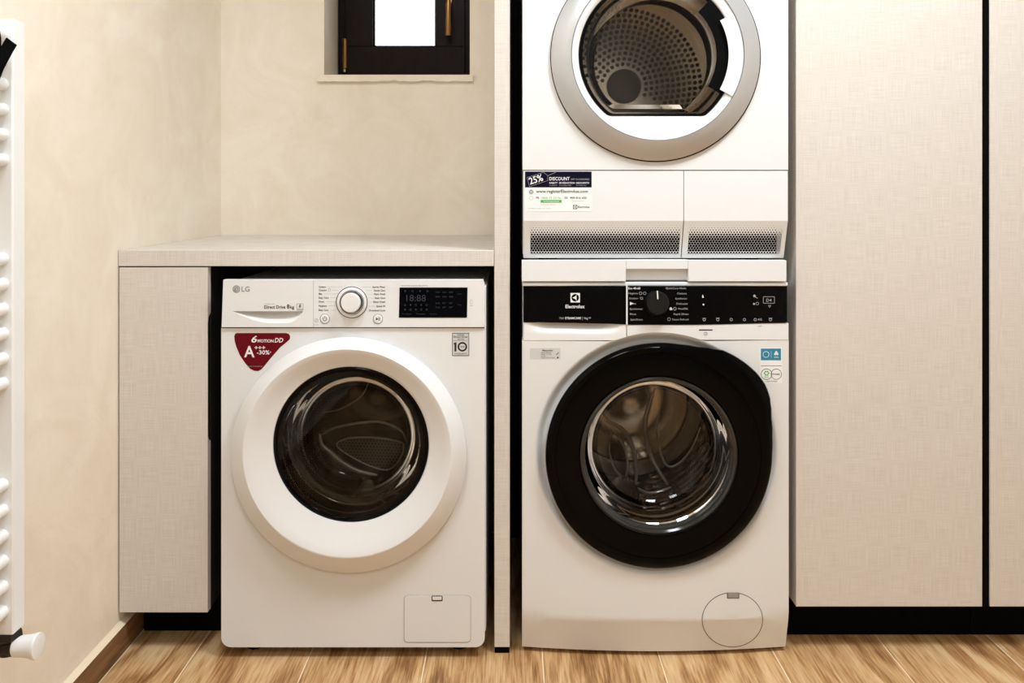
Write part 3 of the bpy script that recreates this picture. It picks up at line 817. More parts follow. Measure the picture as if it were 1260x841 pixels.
for r_ in range(10):
    for c_ in range(24):
        x_, y_ = 412 + c_ * 4.0 + (2.0 if r_ % 2 else 0), 541 + r_ * 3.7 + c_ * 0.15
        ins = False
        for i in range(len(patch)):
            (xa, ya), (xb, yb2) = patch[i], patch[i - 1]
            if (ya > y_) != (yb2 > y_) and x_ < (xb - xa) * (y_ - ya) / (yb2 - ya) + xa: ins = not ins
        if ins: q.slab(circ(x_, y_, 1.35, 8), flat(LBY), 0.0004, 0.0008)
h_ = q.make('lifter_holes', 'hole', pp, 0); h_['kind'] = 'stuff'
pxtube(Geo(), patch + patch[:1], LBY, 0.0022, 4, False).make('lifter_rim', 'steellight', dm_, 60)
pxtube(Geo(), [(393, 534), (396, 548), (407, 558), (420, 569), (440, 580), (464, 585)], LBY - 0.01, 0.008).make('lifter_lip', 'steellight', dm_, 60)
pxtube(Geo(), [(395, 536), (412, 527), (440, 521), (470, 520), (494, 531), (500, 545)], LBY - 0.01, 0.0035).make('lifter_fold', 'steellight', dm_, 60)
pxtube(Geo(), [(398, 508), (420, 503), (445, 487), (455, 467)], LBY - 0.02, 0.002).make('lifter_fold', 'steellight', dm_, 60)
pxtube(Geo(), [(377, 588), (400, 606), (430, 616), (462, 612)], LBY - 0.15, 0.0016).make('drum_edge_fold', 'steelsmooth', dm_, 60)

# ------------------------------------------------------------------ second washing machine (black door) under the dryer
ew = thing('washing_machine', (0.323, 0.25, 0), 'white front-loading washing machine with black door ring below the tumble dryer', 'washing machine')
ex0, ex1, EY, BOW = 0.0229, 0.6229, -0.012, 0.020
exm, ehw = (ex0 + ex1) / 2, (ex1 - ex0) / 2
ec = W(810, 561, -0.040)
RD = 151 * 1.866 / F                                  # dish radius
ZCR = 0.094
def smooth(t): t = max(0, min(1, t)); return t * t * (3 - 2 * t)
def ES0(x, z):
    return EY - BOW * (1 - ((x - exm) / ehw) ** 2)
def ES(x, z):
    y = ES0(x, z)
    if z < ZCR: y += (ZCR - z) * 0.28 * smooth((ZCR - z) / 0.012 + 0.2)
    r = math.hypot(x - ec.x, z - ec.z)
    return y + 0.016 * (1 - smooth((r - RD * 0.925) / (RD * 0.075)))
ez0, ezt = 0.011, Z(419.6, -0.025)
rb = rect_ray(ec.x, ec.z, ex0, ex1, ez0, ezt)
efn = lambda t: max(rb(t), RD)
ca = [math.atan2(z - ec.z, x - ec.x) for x in (ex0, ex1) for z in (ez0, ezt)]
rads = [0.2, 0.225] + [RD * (0.925 + 0.075 * i / 6) for i in range(7)]
holed_plate('front_sheet', 'white', ew, efn, ec.x, ec.z, rads, ES, 26, 200, 0.034, ca)
g = Geo(); ezT = Z(351.5, EY)
g.box(ex0 + 0.0015, ex0 + 0.012, EY + 0.030, 0.55, 0.03, ezT).box(ex1 - 0.012, ex1 - 0.0015, EY + 0.030, 0.55, 0.03, ezT)
g.box(ex0 + 0.012, ex1 - 0.012, 0.54, 0.55, 0.03, ezT).box(ex0 + 0.012, ex1 - 0.012, EY + 0.034, 0.54, 0.03, 0.04)
g.make('body', 'white', ew, 35, 0.0015)
box('top_lid', 'white', ew, ex0, ex1 - 0.006, EY - 0.014, 0.55, ezT, Z(346.9, EY), 0.002)
for fx, fyy in ((ex0 + 0.06, 0.06), (ex1 - 0.06, 0.06), (ex0 + 0.06, 0.49), (ex1 - 0.06, 0.49)):
    Geo().tube((fx, fyy, 0.0003), (fx, fyy, 0.031), 0.022, 0.016).make('foot', 'blackm', ew)
EP = lambda x, z: ES0(x, z)
def arc_or(y):
    def f(x):
        q = 151.4 ** 2 - (x - 810) ** 2
        return min(y, 561 - math.sqrt(q)) if q > 0 else y
    return f
cst = lambda v: (lambda x: v)
Geo().strip(644.0, 770.2, cst(352.2), lambda x: 396.6 + 2.6 * (x - 644) / 126, EP, 0.02, 0.003, 20, 4).make('drawer_front', 'blackp', ew, 30, 0.0008, 2)
ctl = Geo().strip(772.6, 968.6, cst(352.2), lambda x: 399.4 - 2.2 * smooth((x - 840) / 130), EP, 0.02, 0.003, 28, 4).make('control_panel', 'blackp', ew, 30, 0.0008, 2)
Geo().strip(770.5, 772.3, cst(352.0), cst(400.0), EP, 0.016, 0.0032, 2, 3).make('panel_divider', 'whitegloss', ew, 30)
# lower white lips; the drawer's lip carries a scoop
n = 40
dl = Geo()
gridS = []
for i in range(n + 1):
    x = 644.4 + (770.6 - 644.4) * i / n
    t_, b_ = 396.6 + 2.6 * (x - 644) / 126 + 0.5, arc_or(419.0)(x)
    u = (x - 644.4) / 126.2
    dep = 0.013 * smooth(u / 0.28) * smooth((1 - u) / 0.30)
    row = []
    for j in range(13):
        v = j / 12
        p = WS(x, t_ + (b_ - t_) * v, EP, 0.001)
        p.y += dep * (1 - smooth(v / 0.62))
        row.append(p)
    gridS.append([row[0] + Vector((0, 0.02, 0))] + row + [row[-1] + Vector((0, 0.02, 0))])
dl.loft(gridS, closed=False)
tag(dl.make('drawer_lip', 'whitegloss', ew, 40), 'white scooped lip of the detergent drawer')
Geo().strip(771.4, 970.3, lambda x: 400.2 - 2.2 * smooth((x - 840) / 130), arc_or(418.6), EP, 0.02, 0.001, 60, 3).make('panel_lip', 'whitep', ew, 30, 0.0005, 1)
# knob
kc = (809.6, 373.2); ky = ES0(X(810, -0.03), 0.8) - 0.003
Geo_k = Geo().loft([ring(808.6, 374.2, 16.4, ky + 0.001, 48), ring(808.6, 374.0, 16.2, ky - 0.004, 48), ring(809, 374, 15.6, ky - 0.005, 48)], cap1=True)
knob = Geo_k.make('program_knob', 'blackp', ew, 30)
Geo().loft([ring(809, 373.6, 14.6, ky - 0.004, 48), ring(*kc, 14.0, ky - 0.019, 48), ring(*kc, 13.2, ky - 0.021, 48), ring(*kc, 6, ky - 0.0212, 48)], cap1=True).make('knob_cap', 'rubber', knob, 30)
Geo().slab([(808.1, 358.2), (809.6, 358.2), (810.2, 368.4), (808.7, 368.4)], flat(ky - 0.0212), 0.0006, 0.0004).make('knob_pointer', 'inkw', knob, 0)
# printing on the black panels
EPP = lambda x, z: ES0(x, z) - 0.0032
q = Geo()
def logo_e(q, x0, y0, s, S):
    """Square emblem: quarter arcs and a pointed wedge left clear."""
    x1, y1 = x0 + s, y0 + s; cx, cy = x0 + s / 2, y0 + s / 2; r = s * 0.40
    k = 10
    for a0, sx, sy in ((0, 1, -1), (90, -1, -1), (180, -1, 1), (270, 1, 1)):
        arc = circ(cx, cy, r, k, a0, a0 + 90)
        cn = (cx + sx * s / 2, cy + sy * s / 2)
        pts = arc + ([(cx, cy + sy * s / 2)] if a0 in (0, 180) else [(cx + sx * s / 2, cy)]) + [cn] + ([(cx + sx * s / 2, cy)] if a0 in (0, 180) else [(cx, cy + sy * s / 2)])
        q.slab(pts, S, 0.0003, 0.0003)
    q.slab([(cx - r * 0.75, cy), (cx + r * 0.10, cy - r * 0.42), (cx + r * 0.34, cy - r * 0.9), (cx + r * 0.34, cy + r * 0.9), (cx + r * 0.10, cy + r * 0.42)], S, 0.0003, 0.0003)
logo_e(q, 702.0, 360.8, 11.6, EPP)
text(q, 'Electrolux', 695.8, 719.4, 379.4, 4.2, EPP, True)
text(q, 'STEAMCARE', 695.4, 715, 393.0, 2.5, EPP, True)
q.make('brand_logo', 'inkw', ew, 0)
q = Geo()
text(q, '750', 688, 693.8, 393.0, 2.4, EPP); q.line([(716.8, 390), (716.8, 394)], 0.3, EPP); text(q, '9kg', 718.6, 723.4, 393.0, 2.4, EPP, True); q.line(circ(725.6, 393, 2.2, 6, 45, 135), 0.5, EPP); q.line(circ(725.6, 393, 1.1, 6, 45, 135), 0.5, EPP)
for s_, x0_, x1_, yb in (('Hygiene', 773.4, 784.8, 362.2), ('Outdoor', 774.2, 785.6, 368.4), ('Duvet', 777, 782.6, 374.8), ('Sportswear', 775, 791, 381.4), ('Rinse', 775.2, 782.6, 387.8), ('Spin/Drain', 775.8, 790.8, 394.6),
                        ('QuickCare 49min', 819.2, 844, 356.0), ('Cottons', 833.2, 844.8, 362.4), ('Synthetics', 831, 845.2, 368.6), ('Delicates', 832.4, 846, 375.0), ('Wool/Silk', 834, 846.4, 381.2), ('Rapid 20min', 829, 847.2, 387.8), ('Steam Refresh', 827, 847.4, 394.4)):
    text(q, s_, x0_, x1_, yb, 2.2, EPP)
q.line(circ(788.2, 361.2, 1.7, 12), 0.45, EPP, closed=True); q.line(circ(793.3, 361.2, 1.7, 12), 0.45, EPP, closed=True)
q.line([(787.8, 365.6), (788.4, 368.4), (791, 368.6), (790.6, 366.2), (789, 366)], 0.45, EPP); q.line(circ(823.2, 393, 1.9, 12), 0.45, EPP, closed=True); q.line(circ(830.4, 380.2, 1.7, 10), 0.5, EPP, closed=True)
# icons of the touch display
q.line(rrect(939.2, 365.4, 953, 373.4, 0.4, 1), 0.45, EPP, closed=True); text(q, 'D4', 943, 949.4, 371.4, 3.6, EPP)
q.line([(945.5, 376), (948.4, 376), (947, 378.6)], 0.4, EPP, closed=True)
for x_ in (866.6, 883.2, 899.8, 916, 929.4, 948):
    q.line(circ(x_, 393.6, 1.6, 8), 0.55, EPP, closed=True)
q.line([(864.4, 391.8), (868.8, 391.8)], 0.4, EPP); q.line([(881, 391.6), (885.4, 391.6)], 0.4, EPP); q.line([(946, 391.8), (950.2, 391.8)], 0.5, EPP); text(q, '4G', 932.4, 937.4, 394.6, 2.6, EPP)
q.slab(circ(928.4, 364.4, 1.6, 8), EPP, 0.0003, 0.0003); q.line([(929, 365.4), (932, 367.2)], 0.6, EPP); q.slab(circ(927.8, 374.2, 1.3, 8), EPP, 0.0003, 0.0003); q.line(circ(931.8, 373.8, 1.7, 10), 0.4, EPP, closed=True)
q.make('panel_lettering', 'inkg', ctl, 0)
q = Geo()
text(q, 'Eco 40-60', 773, 787.8, 356.2, 2.4, EPP, True)
q.slab([(775.2, 371.8), (780.4, 373.8), (775.2, 375.8)], EPP, 0.0003, 0.0003)
q.slab([(824, 381.8), (824, 379.6), (825.4, 378.2), (827.2, 379.6), (827.2, 381.8)], EPP, 0.0003, 0.0003)
q.slab([(864, 366.6), (864.2, 363.4), (865, 363), (866, 366.6)], EPP, 0.0003, 0.0003); q.slab(circ(865.6, 375, 1.1, 8), EPP, 0.0003, 0.0003)
q.make('panel_bright_lettering', 'inkw', ctl, 0)
EPL = lambda x, z: ES0(x, z) - 0.0012
q = Geo(); q.slab([(860.2, 405.6), (876.8, 405.6), (876.8, 407.0), (860.2, 407.0)], EPL, 0.0004, 0.0003); q.line(circ(868.2, 411, 2, 14), 0.4, EPL, closed=True); q.line([(868.2, 410), (868.2, 412)], 0.35, EPL); text(q, 'min', 933, 937, 402.4, 1.6, EPL)
q.make('lip_print', 'inkd', ew, 0)
# stickers on the front
qq = Geo().slab([(652.2, 428.6), (689.6, 428.6), (689.6, 442.4), (652.2, 442.4)], ES, 0.0003, 0.0004).make('rating_label', 'greyfilm', ew, 0)
qq['label'] = 'small grey rating label with fine print'
q = Geo(); text(q, 'Electrolux', 667.4, 680.6, 432.4, 2.0, ES, True, 0.0006)
for i, (s_, a) in enumerate((('Model: EW7F3', 678), ('PNC 9145', 678.5), ('Ser. No.', 671.5), ('Type', 671.5))): text(q, s_, 665.8, a, 435 + 2.1 * i, 1.3, ES, False, 0.0006)
text(q, 'Made in EU 230V', 672.6, 682.6, 441.2, 1.4, ES, False, 0.0006)
q.line([(684.4, 436.8), (687.4, 434.2)], 0.8, ES, 0.0003, 0.0006); q.slab([(684.8, 441.2), (687.8, 441.2), (686.3, 438.6)], ES, 0.0003, 0.0006)
q.make('label_print', 'inkd', qq, 0)
qq = Geo().slab([(935.4, 428.4), (962.4, 428.4), (962.4, 472.4), (935.4, 472.4)], ES, 0.0003, 0.0004).make('care_sticker', 'paper', ew, 0)
qq['label'] = 'white certification sticker with teal block and two round marks'
tb = Geo().slab([(936.2, 429.2), (961.0, 429.2), (961.0, 443.6), (936.2, 443.6)], ES, 0.0003, 0.0006).make('teal_block', 'teal', qq, 0)
q = Geo(); q.line(circ(942.6, 436.4, 3.6, 24), 0.7, ES, 0.0003, 0.0009, True); q.line([(949, 432.4), (949, 440.6)], 0.3, ES, 0.0003, 0.0009)
for a in (90, 210, 330): q.slab(circ(955.2 + 1.5 * math.cos(math.radians(a)), 435.2 - 1.5 * math.sin(math.radians(a)), 1.5, 12), ES, 0.0003, 0.0009)
text(q, 'WOOL', 952, 958.4, 440.6, 1.5, ES, True, 0.0009)
q.make('teal_block_print', 'inkw', qq, 0)
q = Geo(); q.line([(936.4, 450.4), (961.4, 450.4)], 0.5, ES, 0.0003, 0.0006); q.line(circ(943.2, 460.8, 6.6, 28), 0.55, ES, 0.0003, 0.0006, True); q.line(circ(955.2, 460.8, 6.4, 28), 0.55, ES, 0.0003, 0.0006, True)
text(q, 'WOOLMARK', 950.6, 959.8, 461.6, 1.8, ES, True, 0.0006); text(q, 'CERTIFIED', 941.6, 956.6, 470.4, 1.5, ES, False, 0.0006)
q.make('certificate_print', 'inkb', qq, 0)
q = Geo()
for a in range(0, 360, 60): q.slab(circ(943.2 + 2.4 * math.cos(math.radians(a)), 459.6 - 2.4 * math.sin(math.radians(a)), 1.0, 8), ES, 0.0003, 0.0006)
text(q, 'ECO', 940.8, 945.8, 465.2, 1.6, ES, True, 0.0006)
q.make('leaf_mark', 'green', qq, 0)
# service cap
cap = (901.2, 763.2)
Geo().line([(cap[0] + 37.2 * math.cos(2 * PI * i / 64), cap[1] - 33.4 * math.sin(2 * PI * i / 64)) for i in range(64)], 0.75, ES, 0.0010, 0.0004, True).make('cap_gap', 'inkd', ew)
sc_ = Geo()
sc_.loft([[WS(cap[0] + r * math.cos(2 * PI * i / 64), cap[1] - 0.897 * r * math.sin(2 * PI * i / 64), ES, o_) for i in range(64)] for r, o_ in ((36.9, 0.0), (36.7, 0.0008), (24, 0.0010), (12, 0.0010), (1, 0.0010))], cap1=True)
scap = sc_.make('service_cap', 'white', ew, 20)
Geo().slab([(894.6, 730.2), (909.6, 730.2), (909.6, 736.8), (894.6, 736.8)], ES, 0.0010, 0.0014).make('cap_notch', 'inkd', scap, 0)
Geo().slab([(895.6, 729.8), (908.8, 729.8), (908.8, 735.9), (895.6, 735.9)], ES, 0.0014, 0.0024).make('cap_clip', 'grey', scap, 0)
# black door with the grip bulge at the upper right
KEY = [(-60, 139), (-14, 139.8), (0, 140.3), (8, 142), (17.6, 146.6), (24, 152), (28.5, 156), (34, 158.4), (40, 158.4), (46, 157), (50, 155.6), (57.6, 153), (64, 147), (71, 142), (80, 139.6), (95, 139), (300, 139)]
def REd(t):
    d = math.degrees(t) % 360
    if d > 300: d -= 360
    for (a, ra), (b, rb_) in zip(KEY[:-1], KEY[1:]):
        if a <= d <= b: return ra + (rb_ - ra) * smooth((d - a) / (b - a)) * 0.5 + (rb_ - ra) * (d - a) / (b - a) * 0.5
    return 139.0
sub = lambda k: (lambda t: 139.0 * k + (REd(t) - 139.0) * k)
lo = []
for k_, y_, dy in ((0.975, -0.014, 0), (0.995, -0.034, 0), (1.0, -0.040, 0), (0.995, -0.0445, 0), (0.965, -0.0475, 0)):
    lo.append(ring(810, 561, 0, y_, 160, sub(k_)))
blend = lambda w_, base: (lambda t: base * (1 - w_) + REd(t) * w_)
lo.append(ring(810, 561, 0, -0.0490, 160, blend(0.5, 127)))
lo.append(ring(810, 561, 127, -0.0485, 160)); lo.append(ring(810, 561, 126.4, -0.0465, 160)); lo.append(ring(810, 561, 118, -0.0475, 160)); lo.append(ring(810.5, 561, 104, -0.0460, 160)); lo.append(ring(810.7, 560.8, 98.5, -0.0445, 160)); lo.append(ring(810.7, 560.8, 97.6, -0.040, 160)); lo.append(ring(810.7, 560.8, 97.6, -0.018, 160))
edoor = Geo().loft(lo).make('door_ring', 'blackg', ew, 40)
edoor['label'] = 'black glossy door ring with grip bulge at upper right'
wc = W(810.7, 560.8, -0.04)
Geo().loft([wring(wc.x, wc.z, pr(r), y, 96) for r, y in ((97.3, -0.034), (96.8, -0.041), (94.6, -0.0425), (92.2, -0.040), (90.2, -0.030), (89.6, -0.018))]).make('glass_collar', 'glassrim', edoor, 40)
Geo().loft([wring(wc.x, wc.z, pr(r), y, 96) for r, y in ((90.4, -0.024), (89.0, 0.0), (86, 0.035), (79, 0.062), (62, 0.078), (36, 0.086), (8, 0.088))], cap1=True).make('door_glass', 'glass', edoor, 60)
drum(ew, ec.x, ec.z, 0.24, 0.105, 0.45, 'steel', 'steelsmooth', (178, 15, 262), 0.195, ES0(exm, 0.4) + 0.036, 0.075)

# pressed leaf-shaped ribs on the drum's back
dm_ = [o for o in ew.children if o.name.startswith('drum')][0]
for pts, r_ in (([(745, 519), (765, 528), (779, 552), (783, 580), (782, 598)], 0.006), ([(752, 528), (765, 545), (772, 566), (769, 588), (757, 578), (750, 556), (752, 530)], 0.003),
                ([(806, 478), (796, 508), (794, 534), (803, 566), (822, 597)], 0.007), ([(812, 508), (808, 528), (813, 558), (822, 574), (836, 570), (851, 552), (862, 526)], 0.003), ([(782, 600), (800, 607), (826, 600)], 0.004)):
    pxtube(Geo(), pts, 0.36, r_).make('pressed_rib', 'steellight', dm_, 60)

# ------------------------------------------------------------------ stacking shelf between the machines
sk = thing('stacking_shelf', (0.323, 0.25, 0.846), 'white pull-out stacking shelf between the tumble dryer and the washing machine', 'shelf')
ky0, ky1 = Z(347.0, -0.03), Z(320.6, -0.03)
kx0, kx1 = X(642.0, -0.03), X(967.8, -0.03)
rx0, rx1, rz1, rz0 = X(770.4, -0.03), X(846.8, -0.03), Z(331.4, -0.03), Z(344.6, -0.03)
g = Geo()
yf, yb_ = -0.030, -0.010
g.box(kx0, rx0, yf, yb_, ky0 + 0.0006, ky1).box(rx1, kx1, yf, yb_, ky0 + 0.0006, ky1).box(rx0, rx1, yf, yb_, rz1, ky1)
g.make('drawer_front', 'whitep', sk, 35, 0.001, 2)
Geo().box(rx0, rx1, -0.014, -0.009, rz0, rz1 + 0.001).make('pull_recess', 'whitep', sk, 35)
box('tray', 'white', sk, kx0 + 0.012, kx1 - 0.012, -0.009, 0.53, ky0 + 0.001, ky1 - 0.006, 0.001)

# ------------------------------------------------------------------ tumble dryer
DY = -0.020
td = thing('tumble_dryer', (0.323, 0.25, Z(319, -0.02)), 'white tumble dryer with silver door ring stacked above the black-doored washing machine', 'tumble dryer')
tx0, tx1 = X(643, DY), X(969.8, DY)
tzb, tz0, tz1 = Z(318.6, 0.01), Z(209.2, DY), Z(319, DY) + 0.85
DS = flat(DY)
dc = W(806.6, 69.5, DY)
rr = rect_ray(dc.x, dc.z, tx0, tx1, tz0, tz1)
ca = [math.atan2(z - dc.z, x - dc.x) for x in (tx0, tx1) for z in (tz0, tz1)]
holed_plate('front_sheet', 'white', td, rr, dc.x, dc.z, [0.185, 0.2], DS, 2, 96, 0.042, ca)
g = Geo()
g.box(tx0 + 0.001, tx0 + 0.012, 0.022, 0.55, tzb + 0.008, tz1).box(tx1 - 0.012, tx1 - 0.001, 0.022, 0.55, tzb + 0.008, tz1)
g.box(tx0 + 0.012, tx1 - 0.012, 0.54, 0.55, tzb + 0.008, tz1).box(tx0 + 0.012, tx1 - 0.012, 0.035, 0.54, tzb + 0.008, tzb + 0.016)
g.make('body', 'white', td, 35, 0.0012)
box('top_lid', 'white', td, tx0, tx1, DY, 0.55, tz1 + 0.0003, tz1 + 0.012, 0.002)
Geo().slab([(644, 208.9), (969, 208.9), (969, 210.2), (644, 210.2)], flat(DY + 0.003), 0.004).make('panel_seam', 'groove', td, 0)
for fx in (tx0 + 0.06, tx1 - 0.06):
    for fyy in (0.08, 0.48):
        Geo().tube((fx, fyy, ky1 - 0.0058), (fx, fyy, tzb + 0.009), 0.022).make('foot', 'blackm', td)
# lower panels: flat upper half, back-sloping grille with graded hexagonal holes
VY0, VY1 = DY, 0.010
vz0, vz1 = Z(272, VY0), Z(317.6, VY1)                # top and bottom of the slope
def vent_pt(x, s, lift=0.0):
    """Point at world x on the slope, s from 0 (crease) to 1 (bottom edge)."""
    n_ = Vector((0, -(vz0 - vz1), -(VY1 - VY0))).normalized()
    return Vector((x, VY0 + (VY1 - VY0) * s, vz0 + (vz1 - vz0) * s)) + n_ * lift
slope_len = math.hypot(VY1 - VY0, vz0 - vz1)
def lower_panel(name, pxa, pxb, hxa, hxb, label):
    xa, xb = X(pxa, DY), X(pxb, DY)
    ztop = Z(210.4, DY)
    g = Geo()
    g.loft([[Vector((xa, DY, ztop)), Vector((xb, DY, ztop))], [Vector((xa, DY, vz0)), Vector((xb, DY, vz0))]], closed=False)
    g.loft([[Vector((xa, DY, ztop)), Vector((xb, DY, ztop))], [Vector((xa, DY + 0.01, ztop)), Vector((xb, DY + 0.01, ztop))]], closed=False)
    ha, hb = X(hxa, 0), X(hxb, 0)
    s0, s1 = 0.03, 0.93
    dz = -0.00015
    wq = math.sqrt(3) * 0.00368; spare = ((hb - ha) - int((hb - ha) / wq) * wq) / 2
    for u0, u1, v0, v1 in ((xa, xb, 0, s0 + 0.02), (xa, xb, s1 - 0.03, 1), (xa, ha + spare + 0.0034, s0, s1), (hb - spare - 0.0034, xb, s0, s1)):
        l_ = 0.0 if v0 == 0 or v1 == 1 else dz
        g.add([vent_pt(u0, v0, l_ if v0 > 0.01 else 0), vent_pt(u1, v0, l_ if v0 > 0.01 else 0), vent_pt(u1, v1, l_), vent_pt(u0, v1, l_)], [(0, 1, 2, 3)])
    for xx in (xa, xb):                               # returns at the ends
        g.add([Vector((xx, DY, ztop)), Vector((xx, DY, vz0)), vent_pt(xx, 1), vent_pt(xx, 1) + Vector((0, 0.012, 0)), Vector((xx, DY + 0.042, vz0)), Vector((xx, DY + 0.042, ztop))], [(0, 1, 2, 3, 4, 5)])
    g.add([vent_pt(xa, 1), vent_pt(xb, 1), vent_pt(xb, 1) + Vector((0, 0.012, 0)), vent_pt(xa, 1) + Vector((0, 0.012, 0))], [(0, 1, 2, 3)])
    pn = g.make(name, 'whitep', td, 0)
    if label: pn['label'] = label
    # perforated sheet: pointy-top honeycomb cells, each with its own hole
    q = Geo(); Rc = 0.00368                           # cell circumradius
    wcell, hrow = math.sqrt(3) * Rc, 1.5 * Rc
    rows = int((s1 - s0) * slope_len / hrow)
    ncol = int((hb - ha) / wcell)
    x_off = ha + ((hb - ha) - ncol * wcell) / 2
    for r_ in range(rows):
        fade = [0.10, 0.16, 0.26, 0.40, 0.56, 0.74, 0.86]
        hr = Rc * (fade[r_] if r_ < len(fade) else 0.92)
        if r_ == rows - 1: hr = Rc * 0.7
        v = s0 + (r_ + 0.5) * hrow / slope_len
        for c_ in range(ncol):
            cxx = x_off + (c_ + 0.5 + (0.5 if r_ % 2 else 0)) * wcell
            if cxx + wcell / 2 > hb + 0.001: continue
            ou, inn = [], []
            for k_ in range(6):
                a = math.radians(30 + 60 * k_)
                ou.append(vent_pt(cxx + Rc * math.cos(a), v - Rc * math.sin(a) / slope_len, 0.0001))
                inn.append(vent_pt(cxx + hr * math.cos(a), v - hr * math.sin(a) / slope_len, 0.0001))
            q.add(ou + inn, [(i, (i + 1) % 6, 6 + (i + 1) % 6, 6 + i) for i in range(6)])
    vs = q.make('vent_grille', 'whitep', pn, 0)
    vs['kind'] = 'stuff'
    return pn
pl = lower_panel('filter_panel', 644.2, 840.8, 650.5, 838.0, None)
lower_panel('filter_flap', 841.9, 969.4, 843.6, 963.5, None)
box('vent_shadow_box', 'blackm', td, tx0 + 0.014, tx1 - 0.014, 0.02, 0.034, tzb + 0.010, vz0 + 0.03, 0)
Geo().slab([(840.8, 210.6), (841.9, 210.6), (841.9, 272), (840.8, 272)], flat(DY + 0.001), 0.004).make('flap_gap', 'grey', td, 0)
# promotional sticker
qq = Geo().slab([(645.6, 210.9), (728.4, 210.9), (728.4, 260.4), (645.6, 260.4)], DS, 0.0003, 0.0004).make('discount_sticker', 'paper', td, 0)
qq['label'] = 'white and navy promotional sticker announcing a discount'
Geo().slab([(646.0, 211.2), (728.0, 211.2), (728.0, 230.8), (646.0, 230.8)], DS, 0.0003, 0.0006).make('navy_block', 'navy', qq, 0)
q = Geo()
text(q, '25%', 652.4, 669.6, 227.2, 8.2, DS, True, 0.0009, rot=17)
text(q, 'DISCOUNT', 676, 701.0, 222.0, 4.0, DS, True, 0.0009); text(q, 'RABATT', 676, 686, 226.2, 2.0, DS, True, 0.0009); text(q, 'DE RÉDUCTION', 688, 707.2, 226.2, 2.0, DS, True, 0.0009); text(q, 'DESCUENTO', 709, 725, 226.2, 2.0, DS, True, 0.0009)
q.make('sticker_white_print', 'inkw', qq, 0)
q = Geo()
text(q, 'OFF ACCESSORIES', 702.4, 725.2, 221.8, 2.0, DS, False, 0.0009)
for a, b in ((676, 685.4), (688, 703), (709, 721)): text(q, 'on accessories', a, b, 228.8, 1.4, DS, False, 0.0009)
q.line([(648.6, 218.6), (668.6, 212.2), (674, 216), (674, 222.4), (651.4, 229.8)], 0.3, DS, 0.0003, 0.0009, True); q.line([(674, 216.4), (684, 212.0)], 0.4, DS, 0.0003, 0.0009)
q.make('sticker_fine_lines', 'inkg', qq, 0)
q = Geo()
text(q, 'www.registerElectrolux.com', 659.6, 723.4, 237.4, 3.8, DS, True, 0.0006)
text(q, 'FR', 659.6, 663.6, 244.8, 2.4, DS, True, 0.0006); text(q, 'ES', 694.8, 698.4, 244.8, 2.4, DS, True, 0.0006); text(q, '900 816 602', 701.4, 721.8, 244.8, 2.4, DS, True, 0.0006)
text(q, 'Electrolux', 711, 725.6, 256.0, 2.5, DS, True, 0.0006)
logo_e(q, 705.2, 252.4, 5.0, lambda x, z: DY - 0.0004)
q.line(circ(653.6, 236.4, 2.4, 16), 0.6, DS, 0.0003, 0.0006, True); q.line([(653.6, 234), (653.6, 238.8)], 0.5, DS, 0.0003, 0.0006); q.line([(651.2, 236.4), (656, 236.4)], 0.5, DS, 0.0003, 0.0006)
q.make('sticker_dark_print', 'inkb', qq, 0)
q = Geo(); text(q, '0800 77 33 96', 666, 690, 244.8, 2.3, DS, False, 0.0006); q.slab([(665.2, 246.2), (691, 246.2), (691, 249.6), (665.2, 249.6)], DS, 0.0003, 0.0006)
q.make('sticker_green_print', 'green', qq, 0)
q = Geo()
text(q, 'Service & appel gratuits', 669, 688, 248.6, 1.6, DS, True, 0.0009)
q.make('green_bar_print', 'inkw', qq, 0)
q = Geo(); text(q, 'Service client', 666, 684, 252.6, 1.5, DS, False, 0.0006); text(q, 'llamada gratuita', 704, 719, 248, 1.5, DS, False, 0.0006); text(q, 'Conditions apply, see website', 649.6, 678.4, 257.2, 1.4, DS, False, 0.0006); q.line(circ(653.6, 243.8, 2.4, 14), 0.4, DS, 0.0003, 0.0006, True)
q.make('sticker_pale_print', 'inkpale', qq, 0)
# dryer door
dg = Geo()
dg.loft([ring(806.6, 69.5, 126.5, -0.0195, 128), ring(806.6, 69.5, 128.4, -0.024, 128), ring(806.6, 69.5, 128.6, -0.0285, 128), ring(806.8, 69.3, 127.2, -0.0305, 128), ring(808, 68.2, 117.5, -0.043, 128), ring(809.4, 66.7, 107.6, -0.0525, 128), ring(809.5, 66.6, 106.6, -0.0528, 128), ring(809.5, 66.6, 106.5, -0.046, 128)])
ddoor = dg.make('door_ring', 'silver', td, 32)
ddoor['label'] = 'wide silver conical door ring'
Geo().loft([ring(806.6, 69.6, 127.0, -0.0205, 128), ring(806.6, 69.9, 129.6, -0.0215, 128), ring(806.6, 69.9, 129.6, -0.0198, 128)]).make('door_gap', 'blackm', ddoor)
